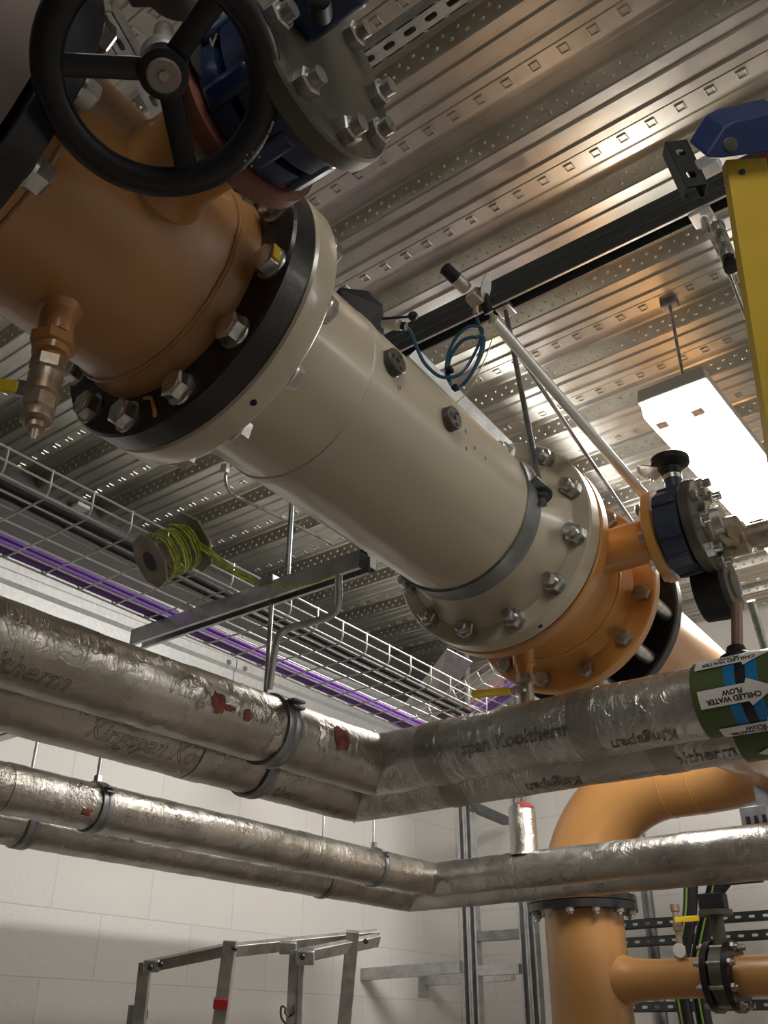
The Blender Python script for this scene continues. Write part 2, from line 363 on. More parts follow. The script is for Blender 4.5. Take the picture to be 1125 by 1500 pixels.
# camera-side pipe with its flange
t0 = thing('inlet_pipe', 'wide dull brown pipe body against a black flange at the top left corner', 'pipe', P(-.2, .17, -90))
lat([(-.75, .228), (.24, .231), (.272, .229), (.279, .2)]).build('pipe_wall', MAUVE, t0)
MB().cyl(P(.05, .228, 200), P(.05, .250, 200), .03, 24).build('side_boss', MAUVE, t0)

# near tee
tn = thing('tee_pipe', 'dull orange tee pipe with a black flange, behind the handwheel', 'pipe', P(.45, .162, -90))
lat([(.32, .168), (.335, .1655), (.36, .1625), (.59, .1625), (.612, .1665), (.628, .1715), (.645, .1725)]).build('pipe_wall', ORANGE, tn)
weld(MB(), .352, .1625, .004).build('weld_bead', ORANGE, tn)
weld(MB(), .606, .1655, .0035).build('weld_bead', ORANGE, tn)
lat([(.281, .2), (.282, .232), (.320, .232), (.322, .18)]).build('flange', BLACKP, tn, bevel=.0015)
bolts(tn, .322, 1, .205, 15, ZINC, h=.02)
lat([(.643, .176), (.645, .2285), (.649, .232), (.686, .232), (.688, .17)]).build('flange', BLACKP, tn)
bolts(tn, .645, -1, .204, 15, ZINC, r=.0215, h=.018)
for k, a in ((1, 15), (0, 345)):      # yellow paint marks on two bolts
    o = P(.633, .204, a)+rdir(a)*.0+AX*.019-AD*.002
    MB().box(o, (.003, .012, .022), (AX, AD, AZ)).build('paint_mark', YPLAS, tn, 0)
# orange paint run on the flange
dr = crv([P(.6425, .180, 263), P(.6425, .186, 268), P(.6420, .200, 270), P(.6420, .212, 271.5), P(.6420, .222, 272)], 6)
MB().tube(dr, [.003]*len(dr), 8).build('paint_run', ORANGED, tn)
# branch towards the blue valve
BY = .485
b0 = P(BY); bd = AX
MB().lathe(b0, bd, [(.12, .070), (.155, .070), (.165, .062), (.185, .058), (.285, .058)], 48).build('branch', ORANGE, tn)
MB().lathe(b0, bd, [(.280, .062), (.282, .108), (.286, .111), (.306, .111), (.307, .06)], 64).build('branch_flange', BROWN, tn)
for k in range(8):
    a = math.radians(22.5+45*k); q = b0+bd*.282+(AD*math.cos(a)+AZ*math.sin(a))*.091
    MB().hex(q, -bd, .0135, .012, .3*k).build('branch_bolt', ZINC, tn)
# drain nozzle below
def on_body(px, py, r):
    """point of the pipe's outer surface seen at this survey mark"""
    q = ray(px, py); o = CAM-A0; a = q-AD*q.dot(AD); b = o-AD*o.dot(AD); A = a.dot(a); B = 2*a.dot(b); D = b.dot(b)-r*r
    s = (-B-math.sqrt(max(B*B-4*A*D, 0)))/(2*A); return CAM+q*s
n0 = on_body(88, 455, .162); nd = V((0, 0, -1)); nd = (n0-(A0+AD*(n0-A0).dot(AD))).normalized(); nd = (nd*.12+V((0, 0, -1))*.88).normalized()
MB().lathe(n0-nd*.02, nd, [(0, .031), (.022, .027), (.028, .022), (.060, .0205)], 36).build('drain_nozzle', ORANGE, tn)
tv = thing('drain_valve', 'grey brass drain ball valve with yellow lever below the large orange tee', 'valve', n0+nd*.045)
tv.scale = (.82, .82, .82)
e0 = n0+nd*.045
MB().hex(e0, nd, .034, .020, .2).lathe(e0+nd*.02, nd, [(0, .027), (.012, .027), (.014, .020), (.03, .019)], 24).build('union_nut', ORANGE, tv)
e1 = e0+nd*.042
MB().hex(e1, nd, .0255, .022, .5).lathe(e1+nd*.022, nd, [(0, .021), (.004, .0245), (.03, .0245), (.034, .026), (.040, .026), (.044, .022), (.05, .022)], 32).build('valve_body', BRASS, tv)
e2 = e1+nd*.068
MB().hex(e2, nd, .025, .022, .1).lathe(e2+nd*.022, nd, [(0, .020), (.006, .023), (.016, .023), (.020, .017)], 28).build('end_nut', BRASS, tv)
MB().lathe(e2+nd*.03, nd, [(0, .014), (.022, .014), (.024, .008), (.040, .006)], 16).build('outlet', BRASS, tv)
lvd = (at(0, 588, 1.2)-at(52, 596, 1.2)).normalized(); lp = e1+nd*.055+lvd*.022
x_, y_, z_ = basis(lvd, nd)
MB().box(lp, (.026, .005, .03), (nd, y_.cross(lvd).cross(nd) if False else lvd.cross(nd).normalized(), lvd)).build('lever_plate', ZINC, tv)
lpl = MB().box(lp+lvd*.085, (.021, .008, .145), (nd, lvd.cross(nd).normalized(), lvd)).build('lever', YPLAS, tv, bevel=.003)

# cream flow meter spool
ts = thing('meter_spool', 'long cream painted flanged pipe spool running across the middle', 'pipe', P(1.1, .162, -90))
lat([(.690, .17), (.692, .228), (.696, .2315), (.733, .2315), (.737, .229), (.739, .172), (.748, .169), (.770, .1635), (.78, .162), (1.44, .162), (1.455, .166), (1.50, .176), (1.518, .190), (1.532, .196), (1.534, .228), (1.538, .2315), (1.573, .2315), (1.576, .228), (1.577, .17)]).build('pipe_wall', CREAM, ts)
lat([(.914, .1615), (.916, .1638), (.936, .1638), (.938, .1615)]).build('joint_band', mat('grey_cream_band', (.46, .42, .34), 0, .35), ts)
bolts(ts, .737, 1, .207, 15, ZINC, r=.0215, h=.02)
bolts(ts, 1.535, -1, .2035, 15, ZINC, r=.0205, h=.019, stud=.016)
# small dark vent holes in the flange rims
for (tt, aa) in ((.715, 300), (1.555, 294)):
    MB().cyl(P(tt, .2295, aa), P(tt, .2325, aa), .0048, 16).build('bleed_hole', BLACKM, ts)
def boss(px, py, r, nm='sensor_boss'):
    o = on_body(px, py, .162); n = (o-(A0+AD*(o-A0).dot(AD))).normalized()
    b = MB().lathe(o-n*.004, n, [(0, r*1.04), (.004, r*1.04), (.005, r), (.016, r), (.018, r*.93)], 40).build(nm, PLATE, ts)
    x, y, z = basis(n, AD)
    for k in range(3):
        a = 2.1*k+.5; q = o+n*.0135+(x*math.cos(a)+y*math.sin(a))*r*.62
        MB().cyl(q, q+n*.0015, r*.15, 12).build('screw_hole', BLACKM, b)
    q = o+n*.0135; MB().hex(q, n, r*.22, .002).build('centre_screw', BLACKM, b)
boss(573, 533, .0225); boss(657, 615, .0215)
for px, py in ((585, 568), (682, 632), (683, 657), (695, 656), (711, 671)):
    o = on_body(px, py, .162); n = (o-(A0+AD*(o-A0).dot(AD))).normalized()
    MB().lathe(o-n*.001, n, [(0, .004), (.0025, .0035), (.0026, .0022), (.0005, .002)], 12).build('rivet', ZINCD, ts)

# strap hanger at the far end of the spool
th = thing('strap_hanger', 'galvanised strap hanger with threaded rod holding the cream spool', 'hanger', P(1.43, .17, -90))
sp = []; W = .045
for i in range(61):
    a = 25-230*i/60; sp.append(a)
mb = MB(); vs = []; fs = []
for a in sp:
    for (tt, rr) in ((1.405, .1632), (1.405, .1675), (1.405+W, .1675), (1.405+W, .1645)): vs.append(P(tt, rr, a))
for i in range(60):
    for j in range(4): fs.append([4*i+j, 4*i+(j+1) % 4, 4*i+4+(j+1) % 4, 4*i+4+j])
fs += [[0, 1, 2, 3], [243, 242, 241, 240]]
mb.add(vs, fs); mb.build('strap', STRUTG, th)
r1 = at(793, 724, (P(1.4275, .2, 20)-CAM).dot(FW)); top = onz(741, 455, 3.30)
dd = (top-r1).normalized(); eo = P(1.4275, .160, 20); ex_ = (r1-eo); ex_ = (ex_-dd*ex_.dot(dd)).normalized(); ey_ = dd.cross(ex_)
el = (r1-eo).dot(ex_)
MB().prism([(0, -.022), (el, -.022)]+[(el+.022*math.cos(k*PI/12), .022*math.sin(k*PI/12)) for k in range(-5, 6)]+[(el, .022), (0, .022)], r1-ex_*el-dd*.003, ex_, ey_, dd*.006).build('ear', STRUTG, th, 30)
MB().cyl(r1-dd*.035, top, .0065, 12).build('rod', STRUTG, th)
MB().hex(r1-dd*.018, dd, .014, .012).lathe(r1-dd*.004, dd, [(0, .021), (.003, .021)], 24).hex(r1+dd*.004, dd, .014, .012, .3).build('nut', STRUTD, th)
MB().box(top+V((0, 0, .005)), (.042, .046, .02)).build('channel_nut', GALV, th, bevel=.003)

# far tee (orange, its stronger light mixed into the colour)
tf = thing('tee_fitting', 'bright orange flanged tee beyond the cream spool', 'pipe', P(1.72, .17, -90))
lat([(1.5785, .17), (1.580, .230), (1.584, .2335), (1.610, .2335), (1.614, .226), (1.620, .200), (1.640, .190), (1.690, .182), (1.755, .173), (1.80, .171), (1.835, .176), (1.848, .184)]).build('pipe_wall', ORANGED, tf)
weld(MB(), 1.800, .1715, .0042).build('weld_bead', ORANGED, tf)
lat([(1.846, .185), (1.850, .2285), (1.854, .232), (1.876, .232), (1.880, .228), (1.881, .17)]).build('flange', ORANGED, tf)
bolts(tf, 1.850, -1, .206, 15, ZINCD, r=.019, h=.015, washer=False)
BF = P(1.722)
MB().lathe(BF, AX, [(.12, .056), (.165, .052), (.185, .047), (.297, .0455)], 48).build('branch', ORANGED, tf)
MB().lathe(BF, AX, [(.291, .05), (.293, .094), (.296, .097), (.314, .097), (.315, .05)], 64).build('branch_flange', ORANGED, tf)
for k in range(8):
    a = math.radians(22.5+45*k); q = BF+AX*.293+(AD*math.cos(a)+AZ*math.sin(a))*.081
    MB().hex(q, -AX, .0125, .011, .3*k).build('branch_bolt', ZINC, tf)
d0 = P(1.70, .165, 262)
MB().lathe(d0, V((0, 0, -1)), [(-.01, .030), (.012, .028), (.02, .024), (.055, .0225), (.056, .018), (.085, .0165)], 32).build('drain_nozzle', ORANGED, tf)
td = thing('drain_valve', 'small drain ball valve with yellow lever under the bright orange tee', 'valve', d0+V((0, 0, -.16)))
MB().hex(d0+V((0, 0, -.078)), V((0, 0, -1)), .021, .02).lathe(d0+V((0, 0, -.095)), V((0, 0, -1)), [(0, .0155), (.03, .0165), (.034, .0155), (.055, .0155), (.06, .011), (.075, .011)], 24).build('valve_body', BRASS, td)
q = d0+V((0, -.02, -.115)); lv = (at(733, 1017, 2.1)-at(790, 1012, 2.1)).normalized()
MB().cyl(q+V((0, .012, 0)), q-V((0, .006, 0)), .009, 16).build('lever_nut', ZINC, td)
MB().box(q+lv*.02, (.012, .004, .05), (lv.cross(V((0, 1, 0))).normalized(), V((0, 1, 0)), lv)).build('lever_plate', ZINC, td)
MB().box(q+lv*.062, (.0175, .007, .08), (lv.cross(V((0, 1, 0))).normalized(), V((0, 1, 0)), lv)).build('lever', YPLAS, td, bevel=.0025)

# wafer valve between the orange flange and the outlet pipe
tw = thing('wafer_valve', 'black wafer valve clamped by long studs behind the bright orange flange', 'valve', P(1.92, .18, -90))
lat([(1.883, .178), (1.973, .178)]).build('valve_body', BLACKM, tw)
for k in range(12):
    a = 15+30*k; MB().cyl(P(1.882, .207, a), P(1.974, .207, a), .0165, 20).build('stud', ZINC, tw)

# outlet run: flange, straight pipe, two elbows down onto the vessel
VX, VY, VZ = -2.0, 4.0, 2.14
to = thing('outlet_pipe', 'ochre outlet pipe with two elbows bending down to the floor vessel', 'pipe', (-1.2, 3.2, 2.3))
lat([(1.975, .185), (1.977, .2285), (1.981, .232), (2.006, .232), (2.010, .228), (2.012, .175), (2.02, .166), (2.03, .162)]).build('flange', BLACKP, to)
path = [P(2.02), P(2.3), P(2.7), V((-.955, 3.15, 2.53)), V((-.96, 3.543, 2.59))]
R = .457
for i in range(1, 17):
    a = PI/2*i/16; path.append(V((-.96-R+R*math.cos(a), 3.543+R*math.sin(a), 2.597)))
for i in range(0, 17):
    a = PI/2*i/16; path.append(V((VX+R-R*math.sin(a), VY, VZ+R*math.cos(a))))
path.append(V((VX, VY, VZ-.01)))
MB().tube(path, .162, 64).build('pipe_wall', OCHRE, to)
for (c, d) in ((path[4], V((0, 1, 0))), (V((-1.417, 4.0, 2.597)), V((-1, 0, 0))), (V((-1.543, 4.0, 2.597)), V((-1, 0, 0)))):
    x, y, z = basis(d); MB().tube([c+(x*math.cos(k*PI/36)+y*math.sin(k*PI/36))*.1625 for k in range(72)], .0018, 8, True).build('weld_bead', OCHRE, to)
MB().lathe((VX, VY, 0), (0, 0, 1), [(2.128, .165), (2.129, .228), (2.155, .228), (2.156, .17), (2.19, .163)], 72).build('end_flange', BLACKP, to)

# vessel
tvs = thing('separator_vessel', 'upright ochre vessel with bolted black top flange in the lower right', 'vessel', (VX, VY, 0))
MB().lathe((VX, VY, 0), (0, 0, 1), [(.32, .03), (.36, .12), (.44, .163), (2.100, .166)], 72).build('shell', OCHRE, tvs)
MB().lathe((VX, VY, 0), (0, 0, 1), [(2.094, .17), (2.095, .229), (2.125, .229), (2.126, .17)], 72).build('top_flange', BLACKP, tvs)
for k in range(12):
    a = math.radians(12+30*k); q = V((VX+.204*math.cos(a), VY+.204*math.sin(a), 2.095))
    b = MB().hex(q, (0, 0, -1), .019, .017, .2*k).build('bolt', ZINC, tvs)
    MB().cyl(q-V((0, 0, .017)), q-V((0, 0, .026)), .011, 14).build('stud_end', ZINC, b)
    MB().hex(q+V((0, 0, .063)), (0, 0, 1), .019, .017, .2*k).build('bolt', ZINC, tvs)
for k in range(3):
    a = k*2*PI/3+.5; MB().beam((VX+.13*math.cos(a), VY+.13*math.sin(a), 0), (VX+.13*math.cos(a), VY+.13*math.sin(a), .45), .06, .06).build('leg', STRUTG, tvs)
BZ = ony(1000, 1433, 4.0).z
MB().lathe((VX, VY, BZ), (1, 0, 0), [(.10, .098), (.165, .094), (.185, .088), (.21, .081), (.25, .076), (.30, .0725), (.53, .072)], 48).build('side_branch', OCHRE, tvs)
xs = ony(1012, 1400, 3.93).x
MB().lathe((VX, VY, BZ), (1, 0, 0), [(.515, .075), (.517, .125), (.541, .125), (.542, .07)], 48).build('branch_flange', BLACKP, tvs)
g0 = V((VX+.415, VY-.02, BZ+.06))
MB().cyl(g0, g0+V((0, 0, .055)), .02, 20).build('gauge_nozzle', OCHRE, tvs)
tg = thing('gauge_cock', 'small brass cock with yellow lever and round white tag on vessel branch', 'valve', g0+V((0, 0, .056)))
MB().lathe(g0+V((0, 0, .056)), (0, 0, 1), [(0, .012), (.05, .012), (.052, .018), (.075, .018), (.08, .013), (.12, .013), (.125, .018), (.15, .018)], 20).build('valve_body', BRASS, tg)
MB().box(g0+V((.055, -.03, .145)), (.10, .008, .022)).build('lever', YPLAS, tg, bevel=.003)
MB().lathe(g0+V((.01, -.035, .035)), (-.1, -1, -.2), [(0, .026), (.005, .026)], 32).build('tag_disc', WHITE, tg)
# butterfly valve on the vessel branch
xb = VX+.544
tb = thing('butterfly_valve', 'grey and black butterfly valve bolted into the vessel side branch', 'valve', (xb+.03, VY, BZ-.12))
MB().lathe((xb, VY, BZ), (1, 0, 0), [(0, .09), (.002, .112), (.05, .112), (.052, .09)], 48).build('valve_body', PLATE, tb)
MB().cyl((xb+.026, VY, BZ+.10), (xb+.026, VY, BZ+.225), .026, 20).cyl((xb+.026, VY, BZ+.215), (xb+.026, VY, BZ+.235), .065, 28).build('neck', PLATE, tb)
MB().box((xb+.026, VY-.01, BZ+.265), (.10, .06, .06)).box((xb+.14, VY-.015, BZ+.335), (.19, .03, .028)).beam((xb+.04, VY-.015, BZ+.28), (xb+.10, VY-.015, BZ+.335), .03, .03).build('handle', BLACKM, tb, bevel=.004)
for k in range(8):
    a = math.radians(22.5+45*k); q = V((xb-.024, VY+.108*math.cos(a), BZ+.108*math.sin(a)))
    MB().cyl(q-V((.03, 0, 0)), q+V((.13, 0, 0)), .009, 12).hex(q-V((.016, 0, 0)), (1, 0, 0), .016, .014).hex(q+V((.104, 0, 0)), (1, 0, 0), .016, .014).build('stud', ZINCD, tb)
tp = thing('side_pipe', 'lit ochre side pipe leaving the butterfly valve at the right edge', 'pipe', (xb+.6, VY, BZ-.08))
MB().lathe((xb+.054, VY, BZ), (1, 0, 0), [(0, .07), (.001, .125), (.025, .125), (.026, .078)], 48).build('flange', BLACKP, tp)
MB().lathe((xb+.076, VY, BZ), (1, 0, 0), [(0, .074), (.02, .0725), (1.5, .072)], 48).build('pipe_wall', OCHRE, tp)

# ------------------------------------------------------------------ near branch valve, blind flange, handwheel
NB = P(BY)
tg1 = thing('gate_valve', 'dark blue valve with a dull steel cover flange behind the handwheel', 'valve', NB+AX*.34+V((0, 0, -.12)))
MB().lathe(NB, AX, [(.309, .07), (.311, .098), (.338, .098), (.340, .083), (.350, .083), (.352, .102), (.384, .102), (.386, .07)], 64).build('valve_body', BLUE, tg1)
for k in range(8):
    a = math.radians(22.5+45*k+20); q = NB+AX*.345+(AD*math.cos(a)+AZ*math.sin(a))*.090
    MB().box(q, (.068, .03, .028), (AX, -AD*math.sin(a)+AZ*math.cos(a), AD*math.cos(a)+AZ*math.sin(a))).build('lug', BLUE, tg1, bevel=.008)
MB().lathe(NB, AX, [(.388, .05), (.389, .114), (.392, .117), (.414, .117), (.417, .114), (.418, .0)], 72).build('cover_flange', PLATE, tg1)
for k in range(8):
    a = math.radians(22.5+45*k); q = NB+AX*.417+(AD*math.cos(a)+AZ*math.sin(a))*.092
    MB().hex(q, AX, .0165, .015, .3*k).lathe(q+AX*.015, AX, [(0, .010), (.012, .010)], 14).build('bolt', ZINCD, tg1)
# second blue body at the top of the frame on the same valve
hb = at(478, -20, 1.02)
MB().box(hb, (.06, .075, .085), basis(AX, (.2, .1, 1))).build('gearbox_arm', BLUE, tg1, bevel=.01)
q = at(472, 36, 1.0); MB().lathe(q-FW*.02, -FW, [(0, .012), (.03, .012), (.032, .009)], 20).build('stem_cap', BLACKM, tg1)
gb = at(255, -75, 1.10)
MB().box(at(330, -62, 1.10), (.24, .07, .09), basis(-FW, UP)).lathe(gb, -FW, [(-.06, .055), (.03, .055), (.035, .05)], 32).cyl(at(430, -40, 1.1), NB+AX*.35+V((0, 0, .09)), .028, 24).build('gearbox', BLACKM, tg1, bevel=.006)

# handwheel
wc = at(240, 106, .98); rd = (wc-CAM).normalized()
upv = (UP-rd*UP.dot(rd)).normalized(); rtv = rd.cross(upv).normalized()
bk = (rd*math.cos(math.radians(17))+upv*math.sin(math.radians(17))-rtv*math.sin(math.radians(0))).normalized()
wy = (upv-bk*upv.dot(bk)).normalized(); wx = bk.cross(wy).normalized()
if wx.dot(RT) < 0: wx = -wx
tw2 = thing('handwheel', 'black three-spoke valve handwheel with a steel hub cap, top left', 'handwheel', wc-wy*.13)
ro = .1085; rim = MB(); N = 96; M = 20; vs = []; fs = []
rc = wc-wx*.0045-wy*.002+bk*-.012
for i in range(N):
    a = 2*PI*i/N; d = wx*math.cos(a)+wy*math.sin(a)
    for j in range(M):
        b = 2*PI*j/M; vs.append(rc+d*(ro+.0165*math.cos(b))+bk*(.0125*math.sin(b)))
for i in range(N):
    for j in range(M): fs.append([i*M+j, ((i+1) % N)*M+j, ((i+1) % N)*M+(j+1) % M, i*M+(j+1) % M])
rim.add(vs, fs); rim.build('rim', WHEELM, tw2)
for a in (178, -73, 56):
    a = math.radians(a); d = wx*math.cos(a)+wy*math.sin(a); e = bk.cross(d)
    mb = MB(); pa = wc+d*.022+bk*.006; pb = rc+d*(ro-.004)
    x, y, z = basis(pb-pa, bk)
    mb.prism([(-.0125, -.004), (-.010, .005), (-.003, .008), (.003, .008), (.010, .005), (.0125, -.004), (.005, -.007), (-.005, -.007)], pa, e, bk, pb-pa)
    mb.build('spoke', WHEELM, tw2, bevel=.002)
MB().lathe(wc, bk, [(-.010, .021), (-.008, .0255), (.012, .0255), (.018, .022), (.03, .020)], 40).build('hub', WHEELM, tw2)
MB().lathe(wc, bk, [(-.0125, .0), (-.0125, .0155), (-.0110, .0175), (-.009, .0175)], 40).build('hub_cap', mat('cast_hub_metal', (.30, .26, .23), .5, .55, (120, .4, .002)), tw2)
MB().hex(wc-bk*.012, -bk, .006, .004).build('hub_screw', ZINCD, tw2)
MB().cyl(wc+bk*.02, wc+bk*.145, .0115, 20).lathe(wc, bk, [(.03, .021), (.045, .025), (.06, .021)], 28).build('shaft', ZINCD, tw2)
# cast lettering dots and bars of the open/shut arrow
for px, py in ((388, 158), (388, 172), (379, 190), (392, 192), (383, 200), (375, 207), (384, 210), (393, 203)):
    pass
for i, (da, rr, ln) in enumerate(((-17, .1205, .013), (-24, .1205, .013), (-33, .116, .002), (-33, .125, .002), (-36, .1205, .002), (-39, .116, .002), (-39, .125, .002), (-36, .113, .002), (-42, .121, .002))):
    a = math.radians(da); d = wx*math.cos(a)+wy*math.sin(a); tg_ = bk.cross(d)
    q = rc+d*rr-bk*.0112
    MB().box(q, (.002, ln, .0016), (d, tg_, bk)).build('cast_mark', ZINCD, tw2, 0)
# tag disc on bead chain
tt = thing('chain_tag', 'black oval tag hanging on a silver ball chain beside the wheel hub', 'tag', at(300, 90, 1.03))
tc = at(303, 92, 1.045)
xx = (RT*.62-UP*.78).normalized(); nn = (-FW*.75+RT*.6+UP*.1).normalized(); yy = nn.cross(xx).normalized(); xx = yy.cross(nn)
MB().prism([(.034*math.cos(k*PI/16), .022*math.sin(k*PI/16)) for k in range(32)], tc, xx, yy, nn*.003).build('disc', BLACKM, tt, bevel=.0008)
mb = MB(); cp = crv([at(311, 68, 1.03), at(318, 50, 1.03), at(326, 26, 1.03), at(334, 2, 1.03), at(338, -18, 1.03)], 10)
for i in range(0, len(cp)):
    mb.lathe(cp[i]-V((0, 0, .0016)), (0, 0, 1), [(0, .0004), (.0006, .0014), (.0016, .0018), (.0026, .0014), (.0032, .0004)], 8)
cp = crv([at(310, 66, 1.034), at(307, 50, 1.036), at(306, 30, 1.04), at(309, 5, 1.04), at(312, -18, 1.04)], 10)
for i in range(0, len(cp)):
    mb.lathe(cp[i]-V((0, 0, .0016)), (0, 0, 1), [(0, .0004), (.0006, .0014), (.0016, .0018), (.0026, .0014), (.0032, .0004)], 8)
mb.build('ball_chain', STEEL, tt)

# ------------------------------------------------------------------ far branch valve group
tfv = thing('butterfly_valve', 'navy butterfly valve with bolted steel blind flange on bright orange branch', 'valve', BF+AX*.31+V((0, 0, -.12)))
MB().lathe(BF, AX, [(.317, .06), (.319, .089), (.368, .089), (.370, .06)], 56).build('valve_body', NAVY, tfv)
for k in range(8):
    a = math.radians(22.5+45*k); q = BF+AX*.343+(AD*math.cos(a)+AZ*math.sin(a))*.083
    MB().box(q, (.05, .032, .022), (AX, -AD*math.sin(a)+AZ*math.cos(a), AD*math.cos(a)+AZ*math.sin(a))).build('lug', NAVY, tfv, bevel=.004)
MB().cyl(BF+AX*.343+V((0, 0, .08)), BF+AX*.343+V((0, 0, .132)), .018, 24).build('neck', NAVY, tfv)
MB().cyl(BF+AX*.343+V((0, 0, .120)), BF+AX*.343+V((0, 0, .131)), .020, 24).build('collar', ZINC, tfv)
MB().lathe(BF+AX*.343+V((0, 0, .132)), (0, 0, 1), [(0, .020), (.016, .022), (.022, .036), (.028, .041), (.040, .041), (.046, .033), (.049, .0)], 32).build('notch_head', BLACKM, tfv)
hv = (AX*.4-AD*.9).normalized()
# toothed notch plate
nq = BF+AX*.343+V((0, 0, .150)); pl = [(0, 0)]
for i in range(22):
    a = math.radians(-35+i*3.5); pl.append(((.066 if i % 2 else .059)*math.cos(a), (.066 if i % 2 else .059)*math.sin(a)))
MB().prism(pl, nq, (-AX*.95-AD*.25).normalized(), AD, V((0, 0, .003))).build('notch_plate', ZINC, tfv, 0)
MB().lathe(BF, AX, [(.372, .05), (.373, .094), (.376, .097), (.394, .097), (.397, .094), (.398, 0)], 64).build('cover_flange', PLATE, tfv)
for k in range(8):
    a = math.radians(22.5+45*k); q = BF+AX*.397+(AD*math.cos(a)+AZ*math.sin(a))*.080
    MB().hex(q, AX, .0155, .014, .3*k).lathe(q+AX*.014, AX, [(0, .0095), (.014, .0095)], 14).build('bolt', ZINC, tfv)
MB().lathe(BF, AX, [(.398, .045), (.410, .045), (.412, .032), (.43, .030)], 32).build('gland', STEEL, tfv)
tbv = thing('ball_valve', 'brass ball valve with hexagonal nuts silhouetted against the lit lamp', 'valve', at(1085, 815, 1.95))
c = at(1064, 778, 1.93); ex = (at(1125, 785, 1.86)-c).normalized()
MB().hex(c, (-FW), .034, .03, .2).cyl(c+FW*.03, c-FW*.04, .013, 16).build('front_nut', BRASS, tbv)
MB().lathe(c+FW*.01+RT*.015-UP*.02, (AX).normalized(), [(-.06, .022), (-.02, .024), (-.018, .034), (.03, .034), (.035, .024), (.14, .022)], 24).build('valve_body', BRASS, tbv)
MB().hex(c+RT*.055-UP*.01, AX, .030, .03).cyl(c+RT*.03+UP*.0, c+RT*.16+UP*.035, .012, 14).build('union_nut', BRASS, tbv)
tsw = thing('check_valve', 'black lug valve with pale round end standing on the chilled water pipe', 'valve', at(1080, 965, 1.86))
vd = AX; e0_ = at(1026, 868, 1.98)
MB().lathe(e0_, vd, [(0, .05), (.002, .064), (.055, .068), (.060, .068), (.065, .062)], 40).build('valve_body', BLACKM, tsw)
e = e0_+vd*.065
MB().lathe(e, vd, [(-.001, .06), (.004, .058), (.005, .042), (.004, .04), (.004, .03), (.008, .028), (.008, 0)], 40).build('end_ring', PLATE, tsw)
MB().cyl(at(1079, 885, 1.86), at(1080, 962, 1.80), .0105, 16).build('stem', mat('rusty_rod', (.20, .13, .09), .4, .55, (90, .3, .002)), tsw)
MB().lathe(at(1080, 962, 1.80), (0, 0, 1), [(-.02, .035), (.0, .032), (.008, .02), (.02, .016)], 28).build('boot', BLACKM, tsw)
MB().cyl(at(1100, 880, 1.86), at(1123, 960, 1.86), .008, 12).build('drain_tube', ZINC, tsw)

# ------------------------------------------------------------------ black slide enclosure and level sensor on top of the spool
te = thing('sensor_enclosure', 'black angular sensor box on the far side of the cream spool', 'sensor', at(530, 460, 1.68))
a0, a1, a2, a3, a4, a5 = at(488, 432, 1.60), at(498, 421, 1.60), at(541, 426, 1.66), at(561, 447, 1.72), at(563, 492, 1.76), at(520, 500, 1.70)
dpt = (AX*.0+FW*.12+UP*.02)
n = [a0, a1, a2, a3, a4, a5]; MB().add(n+[p+dpt for p in n], [list(range(6)), list(range(6, 12))[::-1]]+[[i, 6+i, 6+(i+1) % 6, (i+1) % 6] for i in range(6)]).build('cover', mat('black_enclosure', (.004, .004, .005), 0, .6, spec=.08), te, 0, bevel=.003)
c = at(562, 472, 1.70); cdv = (at(594, 478, 1.68)-c).normalized()
MB().lathe(c, cdv, [(0, .0105), (.03, .0105), (.031, .009), (.038, .009)], 24).build('gland', SENSOR, te)
MB().cyl(c+cdv*.036, c+cdv*.046, .0075, 16).build('gland_tip', BLACKM, te)
MB().tube([at(560, 467, 1.68), at(585, 465, 1.66), at(600, 464, 1.65)], .0022, 8).build('lever_arm', BLACKM, te)
MB().lathe(at(605, 463, 1.65)-FW*.009, FW, [(0, .003), (.002, .0065), (.009, .0088), (.016, .0065), (.018, .003)], 24).build('ball_knob', BLACKM, te)
# blue signal cable with coil
pts = [(594, 478), (603, 489), (611, 510), (622, 532), (640, 549), (655, 553), (672, 549), (684, 538), (697, 515), (705, 495), (706, 482), (696, 478), (684, 480), (668, 495), (657, 520), (654, 545), (660, 562), (668, 568), (680, 562), (694, 543), (705, 520), (709, 500), (706, 492), (697, 494)]
pts2 = [(697, 494), (690, 494), (676, 500), (662, 518), (656, 540), (660, 562), (672, 567), (688, 552), (700, 528), (706, 506), (705, 488), (702, 478), (698, 465)]
bl = [at(x, y, 1.72+.006*math.sin(i)) for i, (x, y) in enumerate(pts+pts2[1:])]
mb = MB().tube(crv(bl, 8), .0034, 8)
single('signal_cable', mb, CABLEB, 'dark blue signal cable tied in a loose coil beside the cream spool', 'cable')
for k, (px, py) in enumerate(((659, 542), (667, 568))):
    single('cable_tie', MB().box(at(px, py, 1.715), (.010, .012, .008)), BLACKM, ('black tie on the left of the blue cable coil', 'black tie at the bottom of the blue cable coil')[k], 'cable tie')
# switch with grey barrel and black cap
tsn = thing('limit_switch', 'steel barrel sensor with black cap and thin round plate near the coil', 'sensor', at(700, 440, 1.72))
c = at(652, 393, 1.70); e = at(684, 424, 1.72); d = (e-c).normalized(); L = (e-c).length
MB().lathe(c, d, [(-.004, .006), (-.001, .0118), (.026, .0118), (.027, .011)], 28).build('cap', BLACKM, tsn)
MB().lathe(c, d, [(.027, .0125), (L-.006, .0125), (L, .011)], 28).build('barrel', SENSOR, tsn)
q = at(696, 436, 1.72); MB().box(q, (.026, .026, .026), basis(d)).cyl(q, at(697, 462, 1.72), .0055, 14).cyl(at(698, 440, 1.72), at(709, 438, 1.72), .007, 14).build('elbow_fitting', BRASS, tsn, bevel=.004)
q = at(711, 421, 1.72); nd2 = (RT*.88-FW*.42-UP*.2).normalized(); xx, yy, zz = basis(nd2, UP)
